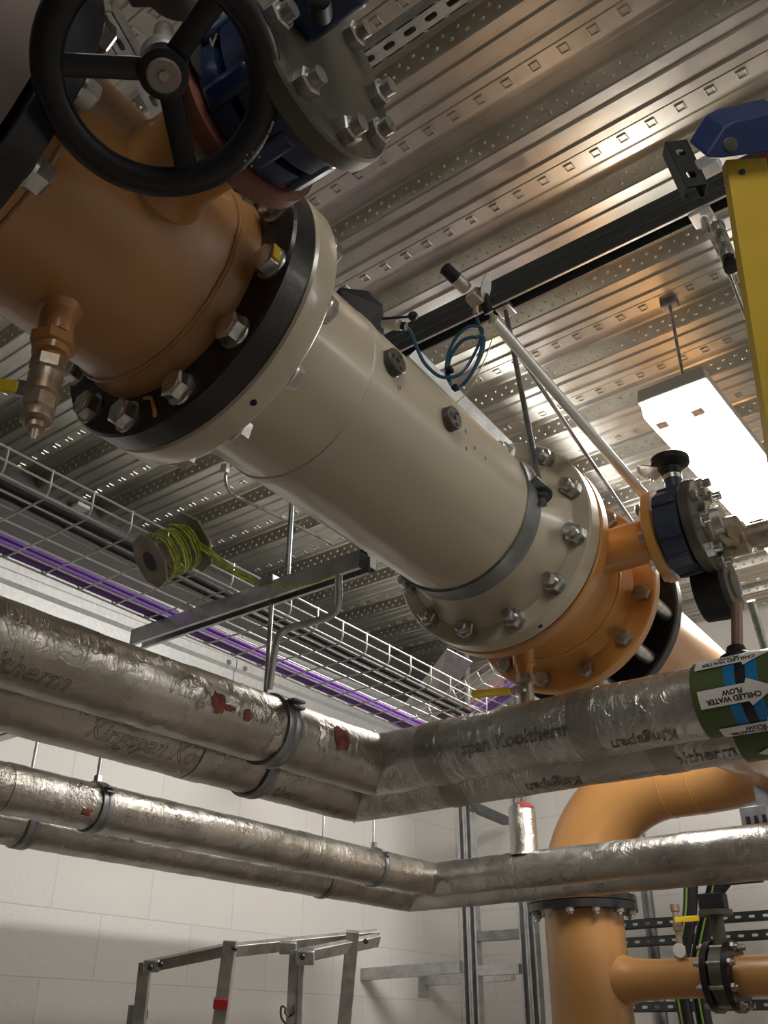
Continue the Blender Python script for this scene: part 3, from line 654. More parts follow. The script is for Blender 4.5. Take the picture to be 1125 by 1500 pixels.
MB().lathe(q, nd2, [(0, .0235), (.002, .0235)], 36).build('round_plate', GALV, tsn)
MB().tube([at(708, 432, 1.73), at(712, 448, 1.73), at(717, 458, 1.73)], .0095, 14).build('rubber_boot', BLACKM, tsn)
lw = crv([at(725, 461, 1.72), at(724, 480, 1.72), at(715, 515, 1.73), at(700, 548, 1.75), at(685, 574, 1.77), at(667, 591, 1.775)], 8)
single('thin_wire', MB().tube(lw, .0011, 6), CABLEG, 'thin green-yellow wire dropping from the sensor to the spool edge', 'wire')

# galvanised conduit and thin rod running to the far valve
c0, c1 = at(722, 468, 1.74), at(958, 742, 2.06)
single('conduit_pipe', MB().cyl(c0, c1, .0105, 20), mat('lamplit_conduit', (.70, .70, .68), .35, .32), 'pale conduit tube sloping from the sensor down to the orange branch flange', 'pipe')  # grey conduit whitened, the lamp's light is put into its colour
single('tie_rod', MB().cyl(at(716, 455, 1.86), at(935, 778, 2.4), .0045, 12), STRUTG, 'thin grey rod sloping beside the pale conduit', 'rod')
# back-rail beside the spool
q0, q1 = at(598, 522, 1.86), at(748, 668, 2.14)
dv = (q1-q0); sd = (RT*.7+UP*.72).normalized()*.6
tr = thing('cable_rail', 'pale galvanised rail with a bright edge running behind the cream spool', 'rail', q1)
MB().add([q0, q1, q1+sd*.045+FW*.02, q0+sd*.045+FW*.02, q0+FW*.004, q1+FW*.004, q1+sd*.045+FW*.024, q0+sd*.045+FW*.024], [[0, 1, 2, 3], [7, 6, 5, 4], [0, 4, 5, 1], [1, 5, 6, 2], [2, 6, 7, 3], [3, 7, 4, 0]]).build('web', GALV, tr, 0)
MB().cyl(q0, q1, .0035, 10).build('lip', WHITEW, tr)
MB().prism([(0, 0), (.075, .0), (.085, -.01), (.085, -.05), (.02, -.05)], at(741, 662, 2.1), RT, UP, FW*.05).build('end_bracket', STRUTG, tr, 0)

# ------------------------------------------------------------------ dark ceiling channel with slotted post
tm = thing('channel_beam', 'dark steel channel hung under the deck, sloping up to the right', 'beam', (-.6, 1.83, 3.33))
ya, zb, hb_ = 1.705, 3.30, .086
x0, x1 = -1.75, 0.55
MB().prism([(0, 0), (.003, 0), (.003, .078), (.038, .078), (.038, 0), (.041, 0), (.041, hb_), (0, hb_)], (x0, ya, zb), (0, 1, 0), (0, 0, 1), (x1-x0, 0, 0)).build('channel', STRUTD, tm, 0)
for zz in (.028, .058): MB().box(((x0+x1)/2, ya-.0008, zb+zz), (x1-x0, .0016, .002)).build('ridge', STRUTG, tm, 0)
MB().box(((x0+x1)/2, ya+.002, zb-.001), (x1-x0, .006, .003)).build('lip', GALV, tm, 0)
def slotted(a, b, wid, dep_, side, up, name, label, m, n, group=None, sl=(.028, .013)):
    """slotted strut channel: web with real slots plus two side flanges"""
    a = V(a); b = V(b); L = (b-a).length; x = (b-a).normalized(); z = V(up).normalized(); y = z.cross(x).normalized(); z = x.cross(y)
    t = thing(name, label, 'strut', a, group); mb = MB(); st = L/n
    for i in range(n):
        u0 = i*st; u1 = u0+st; c = (u0+u1)/2; h = sl[0]/2; v = sl[1]/2; N = 24
        inner = []; outer = []
        for k in range(N):
            an = 2*PI*k/N; cx = (h-v)*(1 if math.cos(an) > 0 else -1); inner.append((c+cx+v*math.cos(an), v*math.sin(an)))
            s = max(abs(math.cos(an))/(st/2), abs(math.sin(an))/(wid/2)); outer.append((c+math.cos(an)/s, math.sin(an)/s))
        vs = [a+x*p[0]+y*p[1] for p in inner+outer]+[a+x*p[0]+y*p[1]+z*.003 for p in inner+outer]
        fs = []
        for k in range(N):
            j = (k+1) % N; fs += [[k, j, N+j, N+k], [2*N+k, 3*N+k, 3*N+j, 2*N+j], [k, 2*N+k, 2*N+j, j]]
        mb.add(vs, fs)
    for s in (-1, 1): mb.box((a+b)/2+y*(s*(wid/2-.0015))+z*(dep_/2), (L, .003, dep_), (x, y, z)); mb.box((a+b)/2+y*(s*(wid/2-.006))+z*dep_, (L, .012, .003), (x, y, z))
    mb.build('channel', m, t, 0); return t
slotted((-1.10, .996, 3.40), (-.05, 1.0, 3.40), .041, .035, 0, (0, 0, 1), 'slotted_strut', 'long slotted steel strut running along the deck above the blind flange', GALV, 20)
sp0 = at(990, 206, 2.02); sp1 = at(1014, 266, 1.98)
slotted(sp0, at(1021, 272, 1.93), .047, .03, 0, FW, 'slotted_post', 'short dark slotted post dropping to the dark channel', STRUTD, 2, sl=(.026, .02))
single('beam_clamp', MB().box(at(1038, 243, 1.97), (.045, .035, .03)), GALVB, 'small bright plate beside the short slotted post', 'bracket', bevel=.002)
slotted(onz(150, 20, 3.35), onz(247, 186, 3.35), .041, .035, 0, (0, 0, 1), 'slotted_strut', 'pale slotted strut end seen between the spokes of the handwheel', GALV, 6)

# hangers behind the yellow ladder
tr2 = thing('rod_hanger', 'cluster of bright hanger rods under a square plate left of the yellow ladder', 'hanger', onz(1100, 480, 2.6))
q = onz(1029, 318, 3.28)
MB().box(q, (.05, .05, .012)).build('plate', GALVB, tr2, bevel=.002)
MB().box(q+V((.05, .05, .0)), (.04, .04, .01)).build('plate', GALVB, tr2, bevel=.002)
for (p0, p1, r_) in (((1031, 322), (1037, 345), .009), ((1036, 335), (1125, 520), .0045), ((1041, 325), (1100, 480), .006), ((1058, 330), (1102, 455), .005)):
    a = onz(p0[0], p0[1], 3.27); d_ = (a-CAM).dot(FW); MB().cyl(a, at(p1[0], p1[1], d_*.97), r_, 12).build('rod', ZINC, tr2)
for i in range(4):
    a = at(1052+i*6, 335+i*18, 2.05); MB().lathe(a, (0, 0, 1), [(-.012, .014), (.0, .016), (.012, .014)], 20).build('coupler', ZINC if i < 3 else BLACKM, tr2)

# ------------------------------------------------------------------ lamp with visible tubes' glow
lx, ly0, ly1, lz = -.672, 2.157, 3.66, 3.16
tl = thing('batten_light', 'long glowing twin batten lamp hung on a rod at the right', 'lamp', (lx, (ly0+ly1)/2, lz-.08))
mb = MB().prism([(-.099, -.006), (.099, -.006), (.095, .036), (-.095, .036)], (lx, ly0, lz+.01), (1, 0, 0), (0, 0, 1), (0, ly1-ly0, 0)); mb.build('housing', FIXB, tl, 0, bevel=.004)
mb = MB().prism([(-.095, 0), (-.092, -.05), (-.07, -.07), (.07, -.07), (.092, -.05), (.095, 0)], (lx, ly0+.012, lz+.009), (1, 0, 0), (0, 0, 1), (0, ly1-ly0-.024, 0)); mb.build('diffuser', GLOW, tl, 0, bevel=.004)
for s in (-1, 1): MB().box((lx+s*.05, ly0+.035, lz-.066), (.032, .03, .012)).build('lamp_holder', FIXB, tl, bevel=.003)
MB().cyl((-.680, 2.316, lz+.045), (-.680, 2.316, 3.6), .005, 12).build('rod', ZINCD, tl)
MB().box((-.680, 2.316, 3.592), (.05, .035, .03)).build('deck_fixing', STRUTG, tl, bevel=.003)
MB().cyl((-.672, 3.45, lz+.045), (-.672, 3.45, 3.6), .005, 12).build('rod', ZINCD, tl)
# lamps of the same room behind and beside the photographer
for i, (x, y, hl) in enumerate(((-1.5, 2.9, .6), (.25, -.45, .75), (1.9, 2.6, .75))):
    t = thing('batten_light', ('batten lamp on the deck hidden from view above the cream spool', 'batten lamp on the deck behind the photographer, out of view', 'batten lamp on the deck right of the yellow ladder, out of view')[i], 'lamp', (x, y, 3.3), 'room lamps out of view')
    MB().box((x, y, 3.42), (.2, hl*2, .06)).build('housing', FIXB, t, bevel=.004)
    MB().box((x, y, 3.365), (.19, hl*2-.02, .05)).build('diffuser', CGLOW, t, bevel=.006)
    for s in (-1, 1): MB().cyl((x, y+s*.45, 3.45), (x, y+s*.45, 3.6), .005, 10).build('rod', ZINCD, t)

# ------------------------------------------------------------------ yellow ladder
tyl = thing('fibreglass_ladder', 'yellow fibreglass step ladder stile with blue plastic top cap', 'ladder', at(1150, 760, 1.1))
la, lb_ = at(1093, 232, 1.28), at(1184, 800, 1.16)
ux = (RT-(lb_-la).normalized()*RT.dot((lb_-la).normalized())).normalized(); uy = (lb_-la).normalized().cross(ux)
W2 = .027; L_ = (lb_-la)
MB().prism([(-W2, 0), (W2, 0), (W2, .018), (W2-.004, .018), (W2-.004, .004), (-W2+.004, .004), (-W2+.004, .018), (-W2, .018)], la, ux, (uy if uy.dot(FW) > 0 else -uy), L_).build('stile', YELLOW, tyl, 0, bevel=.001)
MB().lathe(at(1087, 252, 1.275), -FW, [(0, .004), (.003, .0035)], 16).build('rivet', BLUEP, tyl)
cp_ = [(1034, 226), (1037, 232), (1056, 232), (1150, 219), (1150, 160), (1075, 178), (1060, 186)]
a = [at(x, y, 1.26) for x, y in cp_]; b = [p+FW*.07+UP*.045 for p in a]; nn_ = len(a)
MB().add(a+b, [list(range(nn_)), list(range(nn_, 2*nn_))[::-1]]+[[i, nn_+i, nn_+(i+1) % nn_, (i+1) % nn_] for i in range(nn_)]).build('top_cap', BLUEP, tyl, 0, bevel=.004)
MB().lathe(at(1069, 213, 1.262), -FW+RT*.1, [(0, .0105), (.003, .010), (.004, .008)], 24).build('cap_rivet', PLATE, tyl)
c1_, c2_ = at(1136, 226, 1.36), at(1220, 700, 1.30)
MB().beam(c1_, c2_, .05, .02).build('rear_stile', mat('dark_red_stile', (.20, .05, .03), 0, .5), tyl)

# ------------------------------------------------------------------ foil-jacketed pipes
def jacket(name, label, x, y, z, r, ya, xb, zr=None, cat='pipe', mR=None):
    zr = z if zr is None else zr
    t = thing(name, label, cat, (x, (ya+y)/2, z-r))
    n = 48
    def leg(p, q, da, m, seed, ends):
        """p is the mitred corner end"""
        mb = MB(); d = (q-p).normalized(); X, Y, _ = basis(d); L = (q-p).length; k = int(L/.012); vs = []; fs = []
        for i in range(k+1):
            s = L*i/k
            for j in range(n):
                a = 2*PI*j/n; u = X*math.cos(a)+Y*math.sin(a)
                ww = p+d*s+u*r
                nz = noise.noise(ww*9+V((seed, 0, 0)))*.0016+noise.noise(ww*26+V((0, seed, 0)))*.0011
                bl = min(1, s/.05); m0 = -u.dot(da)*r*(1-min(1, s/.10)) if i >= 0 else 0
                vs.append(p+d*(s+m0)+u*(r+nz*bl))
        for i in range(k):
            for j in range(n): j2 = (j+1) % n; fs.append([i*n+j, i*n+j2, (i+1)*n+j2, (i+1)*n+j])
        mb.add(vs, fs); return mb.build('foil_jacket', m, t, 60)
    c = V((x, y, zr))
    # mitre: the left leg runs -Y from the corner, the right leg +X
    leg(c, V((x, ya, z)), V((1, 0, 0)), FOIL, 1.3, 0)
    leg(c, V((xb, y, zr)), V((0, -1, 0)), mR or FOIL, 7.7, 0)
    mb = MB(); pts = []
    for j in range(72):
        a = 2*PI*j/72; pts.append(c+V((math.cos(a)*r, -math.cos(a)*r, math.sin(a)*r))*1.004)
    mb.tube(pts, .0012, 6, True); mb.build('mitre_seam', FOILF, t)
    return t
P1 = (-1.252, 1.600, 2.112, 2.118, .0625); P2 = (-1.42, 1.740, 2.103, 2.106, .0620)
P3 = (-2.35, 3.385, 2.190, 2.187, .0650); P4 = (-2.61, 3.580, 2.162, 2.166, .0650)
j1 = jacket('insulated_pipe', 'upper foil pipe nearest the viewer with the green chilled water band', P1[0], P1[1], P1[2], P1[4], -1.0, .9, P1[3], mR=FOILB)
j2 = jacket('insulated_pipe', 'foil pipe directly behind and below the upper nearest foil pipe', P2[0], P2[1], P2[2], P2[4], -1.0, .9, P2[3], mR=FOILB)
j3 = jacket('insulated_pipe', 'lower foil pipe near the walls with the short upright capped stub', P3[0], P3[1], P3[2], P3[4], -1.0, 1.2, P3[3], mR=FOILX)
j4 = jacket('insulated_pipe', 'lowest foil pipe, tucked under the pipe with the upright stub', P4[0], P4[1], P4[2], P4[4], -1.0, 1.2, P4[3], mR=FOILX)
# surface mappers.  left leg: u along +Y, angle 0 faces +X, positive upwards.  right leg: u along +X, angle 0 faces -Y
def mapL(Pn, yc, a0, r=None, s=1):
    r = r or Pn[4]
    def f(u, v, w):
        zz = Pn[2]+(Pn[3]-Pn[2])*((yc+u*s)+1.0)/(Pn[1]+1.0)
        a = a0+s*v/r; rr = r+.0012+w; return V((Pn[0]+rr*math.cos(a), yc+s*u, zz+rr*math.sin(a)))
    return f
def mapR(Pn, xc, a0, r=None, s=1):
    r = r or Pn[4]
    def f(u, v, w):
        a = a0+s*v/r; rr = r+.0012+w; return V((xc+s*u, Pn[1]-rr*math.cos(a), Pn[3]+rr*math.sin(a)))
    return f
def pick(Pn, leg, px, py, r=None):
    r = r or Pn[4]
    q = ray(px, py)
    if leg == 'L': ax, c = V((0, 1, 0)), V((Pn[0], 0, Pn[2]+(Pn[3]-Pn[2])*.5))
    else: ax, c = V((1, 0, 0)), V((0, Pn[1], Pn[3]))
    a = q-ax*q.dot(ax); b = (CAM-c)-ax*(CAM-c).dot(ax); A = a.dot(a); B = 2*a.dot(b); D = b.dot(b)-r*r; di = B*B-4*A*D
    s = (-B-math.sqrt(max(di, 0)))/(2*A); p = CAM+q*s
    return (p.y, math.atan2(p.z-c.z, p.x-c.x)) if leg == 'L' else (p.x, math.atan2(p.z-c.z, -(p.y-c.y)))
def print_on(j, Pn, leg, px, py, body, size=.05, s=1):
    u, a = pick(Pn, leg, px, py)
    text_mesh(body, size, (mapL if leg == 'L' else mapR)(Pn, u, a, s=s), 'printed_name', PRINT, j, outline=.0004 if leg == 'L' else .00065, shear=.2 if body.startswith('K') and 'therm' not in body else .15)
print_on(j1, P1, 'L', 10, 975, 'Kooltherm', .048)
print_on(j1, P1, 'L', 325, 1028, 'Kingspan Ko', .046)
print_on(j2, P2, 'L', 228, 1095, 'Kingspan Koolt', .048)
print_on(j2, P2, 'L', 425, 1165, 'therm', .04)
print_on(j3, P3, 'L', 8, 1135, 'Kingspan', .05)
print_on(j3, P3, 'L', 118, 1158, 'King', .05)
print_on(j3, P3, 'L', 240, 1200, 'an Kooltherm', .05)
print_on(j1, P1, 'R', 752, 1083, 'span Kooltherm', .036)
print_on(j1, P1, 'R', 945, 1083, 'Kingspan', .034, -1)
print_on(j2, P2, 'R', 812, 1148, 'Kingspan', .034, -1)
print_on(j2, P2, 'R', 1030, 1107, 'oltherm', .036)

# torn foil patches
def patch(j, Pn, px, py, ru, rv, seed, m=FOAM, nm='exposed_foam', leg='L'):
    u, a = pick(Pn, leg, px, py); f = (mapL if leg == 'L' else mapR)(Pn, u, a); off = V(j['_o'])
    mb = MB(); N = 40; vs = [f(0, 0, .0012)]
    for ring in (.35, .7, 1.0):
        for k in range(N):
            an = 2*PI*k/N; q = 1+.5*noise.noise(V((math.cos(an)*1.7, math.sin(an)*1.7, seed)))+.22*noise.noise(V((math.cos(an)*6, math.sin(an)*6, seed+3)))
            vs.append(f(math.cos(an)*ru*q*ring, math.sin(an)*rv*q*ring, .0012+.001*noise.noise(V((an*3, ring*5, seed))) if ring < 1 else -.0006))
    fs = [[0, 1+k, 1+(k+1) % N] for k in range(N)]
    for g in (0, 1):
        for k in range(N): fs.append([1+g*N+k, 1+g*N+(k+1) % N, 1+(g+1)*N+(k+1) % N, 1+(g+1)*N+k])
    mb.add(vs, fs).build(nm, m, j)
patch(j1, P1, 320, 1031, .017, .018, 1.5); patch(j1, P1, 362, 1049, .011, .012, 4.1); patch(j1, P1, 501, 1083, .026, .022, 8.2)
patch(j1, P1, 334, 1038, .018, .005, 12.2)
patch(j3, P3, 127, 1189, .018, .011, 3.3)
for (px, py, ru, rv, sd_) in ((480, 1078, .022, .03, 7), (405, 1095, .02, .02, 9)):
    patch(j1, P1, px, py, ru, rv, sd_, FOILF, 'foil_tape_patch')
# tape joints
def ringband(j, Pn, leg, px, py, wdt, rr, m, nm, ang=None, thick=.0015):
    u, a = pick(Pn, leg, px, py)
    if leg == 'L': o = V((Pn[0], u-wdt/2, Pn[2]+(Pn[3]-Pn[2])*(u+1)/(Pn[1]+1))); d = V((0, 1, 0))
    else: o = V((u-wdt/2, Pn[1], Pn[3])); d = V((1, 0, 0))
    return MB().lathe(o, d, [(0, rr-.001), (0, rr+thick), (wdt, rr+thick), (wdt, rr-.001)], 64, cap=False).build(nm, m, j)
for (j, Pn, leg, px, py) in ((j1, P1, 'R', 848, 1055), (j1, P1, 'R', 620, 1090), (j2, P2, 'L', 300, 1130), (j2, P2, 'R', 975, 1118), (j2, P2, 'R', 660, 1160), (j3, P3, 'R', 740, 1275), (j3, P3, 'R', 1000, 1240), (j3, P3, 'L', 35, 1150), (j3, P3, 'L', 460, 1250)):
    ringband(j, Pn, leg, px, py, .05, Pn[4]+.0008, FOIL if leg == 'L' else FOILX, 'foil_tape', thick=.0009)
# chilled water identification band
ug, _ = pick(P1, 'R', 1012, 1015); gl = .46
MB().lathe((ug, P1[1], P1[3]), (1, 0, 0), [(0, P1[4]), (0, P1[4]+.0024), (gl, P1[4]+.0024), (gl, P1[4])], 72, cap=False).build('green_band', GREEN, j1)
ub, _ = pick(P1, 'R', 1062, 1005); ue, _ = pick(P1, 'R', 1112, 998); wb = ue-ub
MB().lathe((ub, P1[1], P1[3]), (1, 0, 0), [(0, P1[4]), (0, P1[4]+.0030), (wb, P1[4]+.0030), (wb, P1[4])], 72, cap=False).build('blue_band', TBLUE, j1)
MB().lathe((ub+wb*.34, P1[1], P1[3]), (1, 0, 0), [(0, P1[4]), (0, P1[4]+.0034), (wb*.32, P1[4]+.0034), (wb*.32, P1[4])], 72, cap=False).build('black_band', TBLACK, j1)
def arrow(j, Pn, px, py, flip=False, da=0.0, du=0.0):
    u, a = pick(Pn, 'R', px, py); a += da; u += du; f = mapR(Pn, u, a, r=Pn[4]+.0032); s = -1 if flip else 1
    ol = [(-.078, -.0185), (.042, -.0185), (.042, -.031), (.086, 0), (.042, .031), (.042, .0185), (-.078, .0185)]
    vs = []; N = 40; M = 8; mb = MB()
    for i in range(N+1):
        x = -.064+.127*i/N; h = .0145 if x < .017 else .023*(.063-x)/.046
        for k in range(M+1): vs.append(f(s*x, -h+2*h*k/M, 0.0006))
    mb.add(vs, [[i*(M+1)+k, i*(M+1)+k+1, (i+1)*(M+1)+k+1, (i+1)*(M+1)+k] for i in range(N) for k in range(M)])
    o = mb.build('flow_arrow', WHITE, j, 0)
    g = mapR(Pn, u+s*-.007, a, r=Pn[4]+.0040, s=-1)
    text_mesh('CHILLED WATER\nFLOW', .0118, lambda U, W_, w_: g(U, W_, w_), 'arrow_text', TBLACK, o, bold=.00035)
arrow(j1, P1, 1081, 1016); arrow(j1, P1, 1081, 1016, da=1.05, du=-.002); arrow(j1, P1, 1081, 1016, da=-1.05, du=.014)
u, _ = pick(P2, 'R', 1090, 1110)
MB().lathe((u, P2[1], P2[3]), (1, 0, 0), [(0, P2[4]), (0, P2[4]+.0024), (.5, P2[4]+.0024), (.5, P2[4])], 72, cap=False).build('green_band', GREEN, j2)
arrow(j2, P2, 1165, 1092, True)
# upright stub on the lower pipe
u, _ = pick(P3, 'R', 757, 1270)
z1 = ony(757, 1183, P3[1]).z
MB().lathe((u, P3[1], P3[3]+.05), (0, 0, 1), [(0, .058), (.012, .053), (z1-P3[3]-.06, .053), (z1-P3[3]-.05, .050)], 40).build('upright_stub', FOILX, j3)
MB().lathe((u+.008, P3[1]-.005, z1), (0, 0, 1), [(-.012, .046), (.0, .043), (.012, .03)], 24).build('foam_end', mat('raw_red_foam', (.20, .03, .025), 0, .9, (90, .8, .004)), j3)
# pipe supports: band clamps with rods
PR = .0655
def clamp(Pn, leg, px, py, label, rod=True, wdt=.03, top=3.6, m=STRUTG):
    u, a = pick(Pn, leg, px, py)
    PR = Pn[4]+.0005; c = V((Pn[0], u, Pn[2]+(Pn[3]-Pn[2])*(u+1)/(Pn[1]+1))) if leg == 'L' else V((u, Pn[1], Pn[3])); d = V((0, 1, 0)) if leg == 'L' else V((1, 0, 0))
    t = thing('pipe_clamp', label, 'clamp', c-V((0, 0, PR)), 'pipe clamps on the foil pipes')
    MB().lathe(c-d*wdt/2, d, [(0, PR), (0, PR+.005), (.004, PR+.006), (wdt/2-.003, PR+.006), (wdt/2, PR+.0045), (wdt/2+.003, PR+.006), (wdt-.004, PR+.006), (wdt, PR+.005), (wdt, PR)], 64, cap=False).build('band', m, t)
    s = V((1, 0, 0)) if leg == 'L' else V((0, -1, 0))
    for g in (-.5, .5):
        q = c+(s*math.cos(.55)+V((0, 0, 1))*math.sin(.55))*(PR+.010)+V((0, 0, g*.012))
        MB().box(q, (wdt*.9, .022, .004), (d, s, V((0, 0, 1)))).build('ear', m, t)
    if rod:
        MB().cyl(c+V((0, 0, PR)), (c.x, c.y, top+.03), .0055, 12).build('rod', GALV, t)
        MB().box(((XL+c.x-.03)/2+.01, c.y, top), (c.x-XL+.05, .041, .041)).build('wall_arm', GALV, t, 0)
        MB().hex(c+V((0, 0, PR+.004)), (0, 0, 1), .012, .02).build('boss', ZINC, t)
    return t
clamp(P1, 'L', 425, 1090, 'grey steel clamp around the upper foil pipe beside the torn foil', rod=False, wdt=.036)
clamp(P2, 'L', 396, 1140, 'grey steel clamp on the foil pipe second from the top', rod=False, wdt=.03)
clamp(P3, 'L', 158, 1180, 'grey clamp with hanger rod on the lower foil pipe, left part', wdt=.036, top=2.50)
clamp(P3, 'L', 567, 1270, 'narrow dark clamp on the lower foil pipe next to its corner', wdt=.02, top=2.68)
clamp(P4, 'L', 46, 1222, 'grey strap clamp on the lowest foil pipe at the left edge', wdt=.04, top=2.50)
clamp(P4, 'L', 478, 1312, 'thin clamp under the lowest foil pipe left of the corner', wdt=.02, top=2.68)

# ------------------------------------------------------------------ wire basket cable tray
XN, XF = -1.505, -1.815
def tz(y): return 2.597-.024*(y-.6)            # height of the near top wire
def tray_piece(name, label, ya, yb):
    t = thing(name, label, 'cable tray', ((XN+XF)/2, (ya+yb)/2, tz((ya+yb)/2)-.06))
    mb = MB(); h = .056
    def ln(x, dz, r=.0023): mb.tube([(x, ya, tz(ya)+dz), (x, yb, tz(yb)+dz)], r, 6)
    for x in (XN, XF):
        ln(x, 0, .0026); ln(x, -.028)
    for i in range(7): ln(XN+(XF-XN)*(i+.12)/6.24, -h)
    n = int(round((yb-ya)/.1))
    for i in range(n+1):
        y = ya+(yb-ya)*i/n; z = tz(y); g = .016
        mb.tube([(XN, y, z+.004), (XN, y, z-h+g), (XN-g*.3, y, z-h+g*.3), (XN-g, y, z-h-.003), (XF+g, y, z-h-.003), (XF+g*.3, y, z-h+g*.3), (XF, y, z-h+g), (XF, y, z+.004)], .0023, 6)
    mb.build('wire_basket', WHITEW, t); return t
tray1 = tray_piece('basket_tray', 'long wire basket cable tray above the foil pipes', -.62, 2.48)
# rising basket
tray2 = thing('basket_tray', 'rising wire basket tray carrying violet cables behind the orange tee', 'cable tray', (-1.6, 2.65, 2.5))
mb = MB(); R0 = V((-1.82, 2.50, 2.49)); rs = V((.33, .05, .16)); wv = V((.03, .34, .0))
rl = rs.length; ru_ = rs.normalized(); nn_ = 8
nup = ru_.cross(wv.normalized()).normalized(); nup = nup if nup.z > 0 else -nup
for i in range(7): mb.tube([R0+wv*(i/6), R0+wv*(i/6)+rs*1.9], .0023, 6)
for i in range(14): mb.tube([R0+ru_*(.05*i)+nup*.05, R0+ru_*(.05*i), R0+ru_*(.05*i)+wv, R0+ru_*(.05*i)+wv+nup*.05], .0023, 6)
for k_ in (.025, .05):
    for e in (0, 1): mb.tube([R0+wv*e+nup*k_, R0+wv*e+rs*1.9+nup*k_], .0023, 6)
mb.build('wire_basket', WHITEW, tray2)
# cables in the tray
def lay(x, dz, y0, y1, amp=.004, seed=0):
    n = 24; return [V((x+amp*noise.noise(V((i*.4, seed, 0))), y0+(y1-y0)*i/n, tz(y0+(y1-y0)*i/n)-.056+dz+abs(amp)*.5*noise.noise(V((0, seed, i*.4))))) for i in range(n+1)]
for i, (x, r, m, lb, g) in enumerate(((XN-.052, .0085, CABLEK, 'thick black cable in the tray, the one nearer the viewer', None), (XN-.088, .007, CABLEK, 'thinner black cable in the tray beside the thick one', None))):
    single('power_cable', MB().tube(crv(lay(x, r+.002, -.6, 2.46, .006, i*3.1), 3), r, 10), m, lb, 'cable')
for i in range(9):
    x = XF+.016+.013*(i % 4)+(.004 if i > 3 else 0); dz = .007+.011*(i//4)
    a = lay(x, dz, -.6, 2.50, .004, i*1.7+9); o = R0+wv*(.38+.05*(i % 4))+nup*(.008+.008*(i//4))
    a += [o+rs*.12, o+rs*.5, o+rs*.9, o+rs*1.35, o+rs*1.85]
    o_ = single('data_cable', MB().tube(crv(a, 3), .0052, 8), CABLEP, 'violet data cable in the far side of the wire tray, rising at its end', 'cable', 'violet data cables in the tray')
a = lay(XF+.045, .024, -.6, 2.5, .004, 77); o = R0+wv*.26+nup*.02; a += [o+rs*.1, o+rs*.6, o+rs*1.0, o+rs*1.4+wv*.1, o+rs*1.8+wv*.25]
single('data_cable', MB().tube(crv(a, 3), .005, 8), CABLER, 'single red cable on top of the violet bundle in the tray', 'cable')
# galvanised plate below the rising basket
pa = [at(628, 1066, 3.6), at(590, 1036, 3.6), at(655, 951, 3.4), at(692, 970, 3.4)]
single('cover_plate', MB().add([*pa, *[p+V((0, 0, .003)) for p in pa]], [[0, 1, 2, 3], [7, 6, 5, 4], [0, 4, 5, 1], [1, 5, 6, 2], [2, 6, 7, 3], [3, 7, 4, 0]]), GALV, 'sloping galvanised plate with small bolts beyond the wire tray', 'plate', smooth=0)
for k, (px, py) in enumerate(((648, 975), (663, 978), (672, 972), (650, 990))): pass
# strut under the tray with hangers
tst = thing('trapeze_strut', 'grey slotted channel crossing under the wire tray', 'strut', (-1.5, 1.44, 2.47))
sy, sz = 1.425, 2.478
MB().prism([(-.0205, 0), (-.011, 0), (-.011, .003), (-.0175, .003), (-.0175, .038), (.0175, .038), (.0175, .003), (.011, .003), (.011, 0), (.0205, 0), (.0205, .041), (-.0205, .041)], (-1.89, sy, sz), (0, 1, 0), (0, 0, 1), (.74, 0, .0)).build('channel', GALV, tst, 0)
q = onz(395, 880, sz); MB().cyl((q.x, sy, sz+.06), (q.x-.0, sy, P1[2]+.03), .0055, 12).build('rod', ZINCD, tst)
MB().box((q.x, sy, sz+.045), (.04, .045, .02)).build('channel_nut', STRUTG, tst)
q = onz(422, 850, 2.52); MB().cyl((q.x, sy, sz+.04), (q.x, sy, 3.6), .0065, 12).build('rod', STRUTG, tst)
cb = [at(496, 842, 1.93), at(495, 885, 1.93), at(484, 902, 1.93), at(455, 912, 1.93), at(424, 920, 1.93), at(408, 932, 1.92), at(402, 955, 1.92), at(394, 1010, 1.90)]
single('bent_tube', MB().tube(crv(cb, 8), .0075, 12), GALV, 'bent grey tube curving from the strut end down to the upper foil pipe', 'pipe')
hk = [at(330, 682, 2.3), at(331, 708, 2.3), at(339, 722, 2.3), at(360, 734, 2.3), at(420, 763, 2.35), at(486, 797, 2.4)]
th2 = thing('hooked_rod', 'thin grey hooked rod below the near flange of the cream spool', 'rod', hk[1])
MB().tube(crv(hk, 8), .0038, 8).build('rod', ZINCD, th2)
MB().hex(hk[0], (0, 0, -1), .011, .022).build('nut', ZINC, th2)
for k, (a_, b_) in enumerate((((108, 757), (100, 826)), ((144, 785), (135, 840)))):
    p = onz(a_[0], a_[1], 3.6); q2 = V((p.x, p.y, onx(b_[0], b_[1], p.x).z))
    single('ceiling_rod', MB().cyl((p.x, p.y, 3.6), q2, .008 if k == 0 else .006, 12), ZINC, ('thick short ceiling rod seen through the left end of the wire tray', 'thin short ceiling rod seen through the left end of the wire tray')[k], 'rod')
single('deck_bracket', MB().box(onz(118, 743, 3.59), (.05, .06, .015)), WHITE, 'small white fixing plate on the deck above the wire tray', 'bracket')
single('junction_box', MB().box(at(536, 822, 2.25), (.035, .035, .05)), BLACKM, 'small black box at the inner end of the tray strut', 'box', bevel=.003)

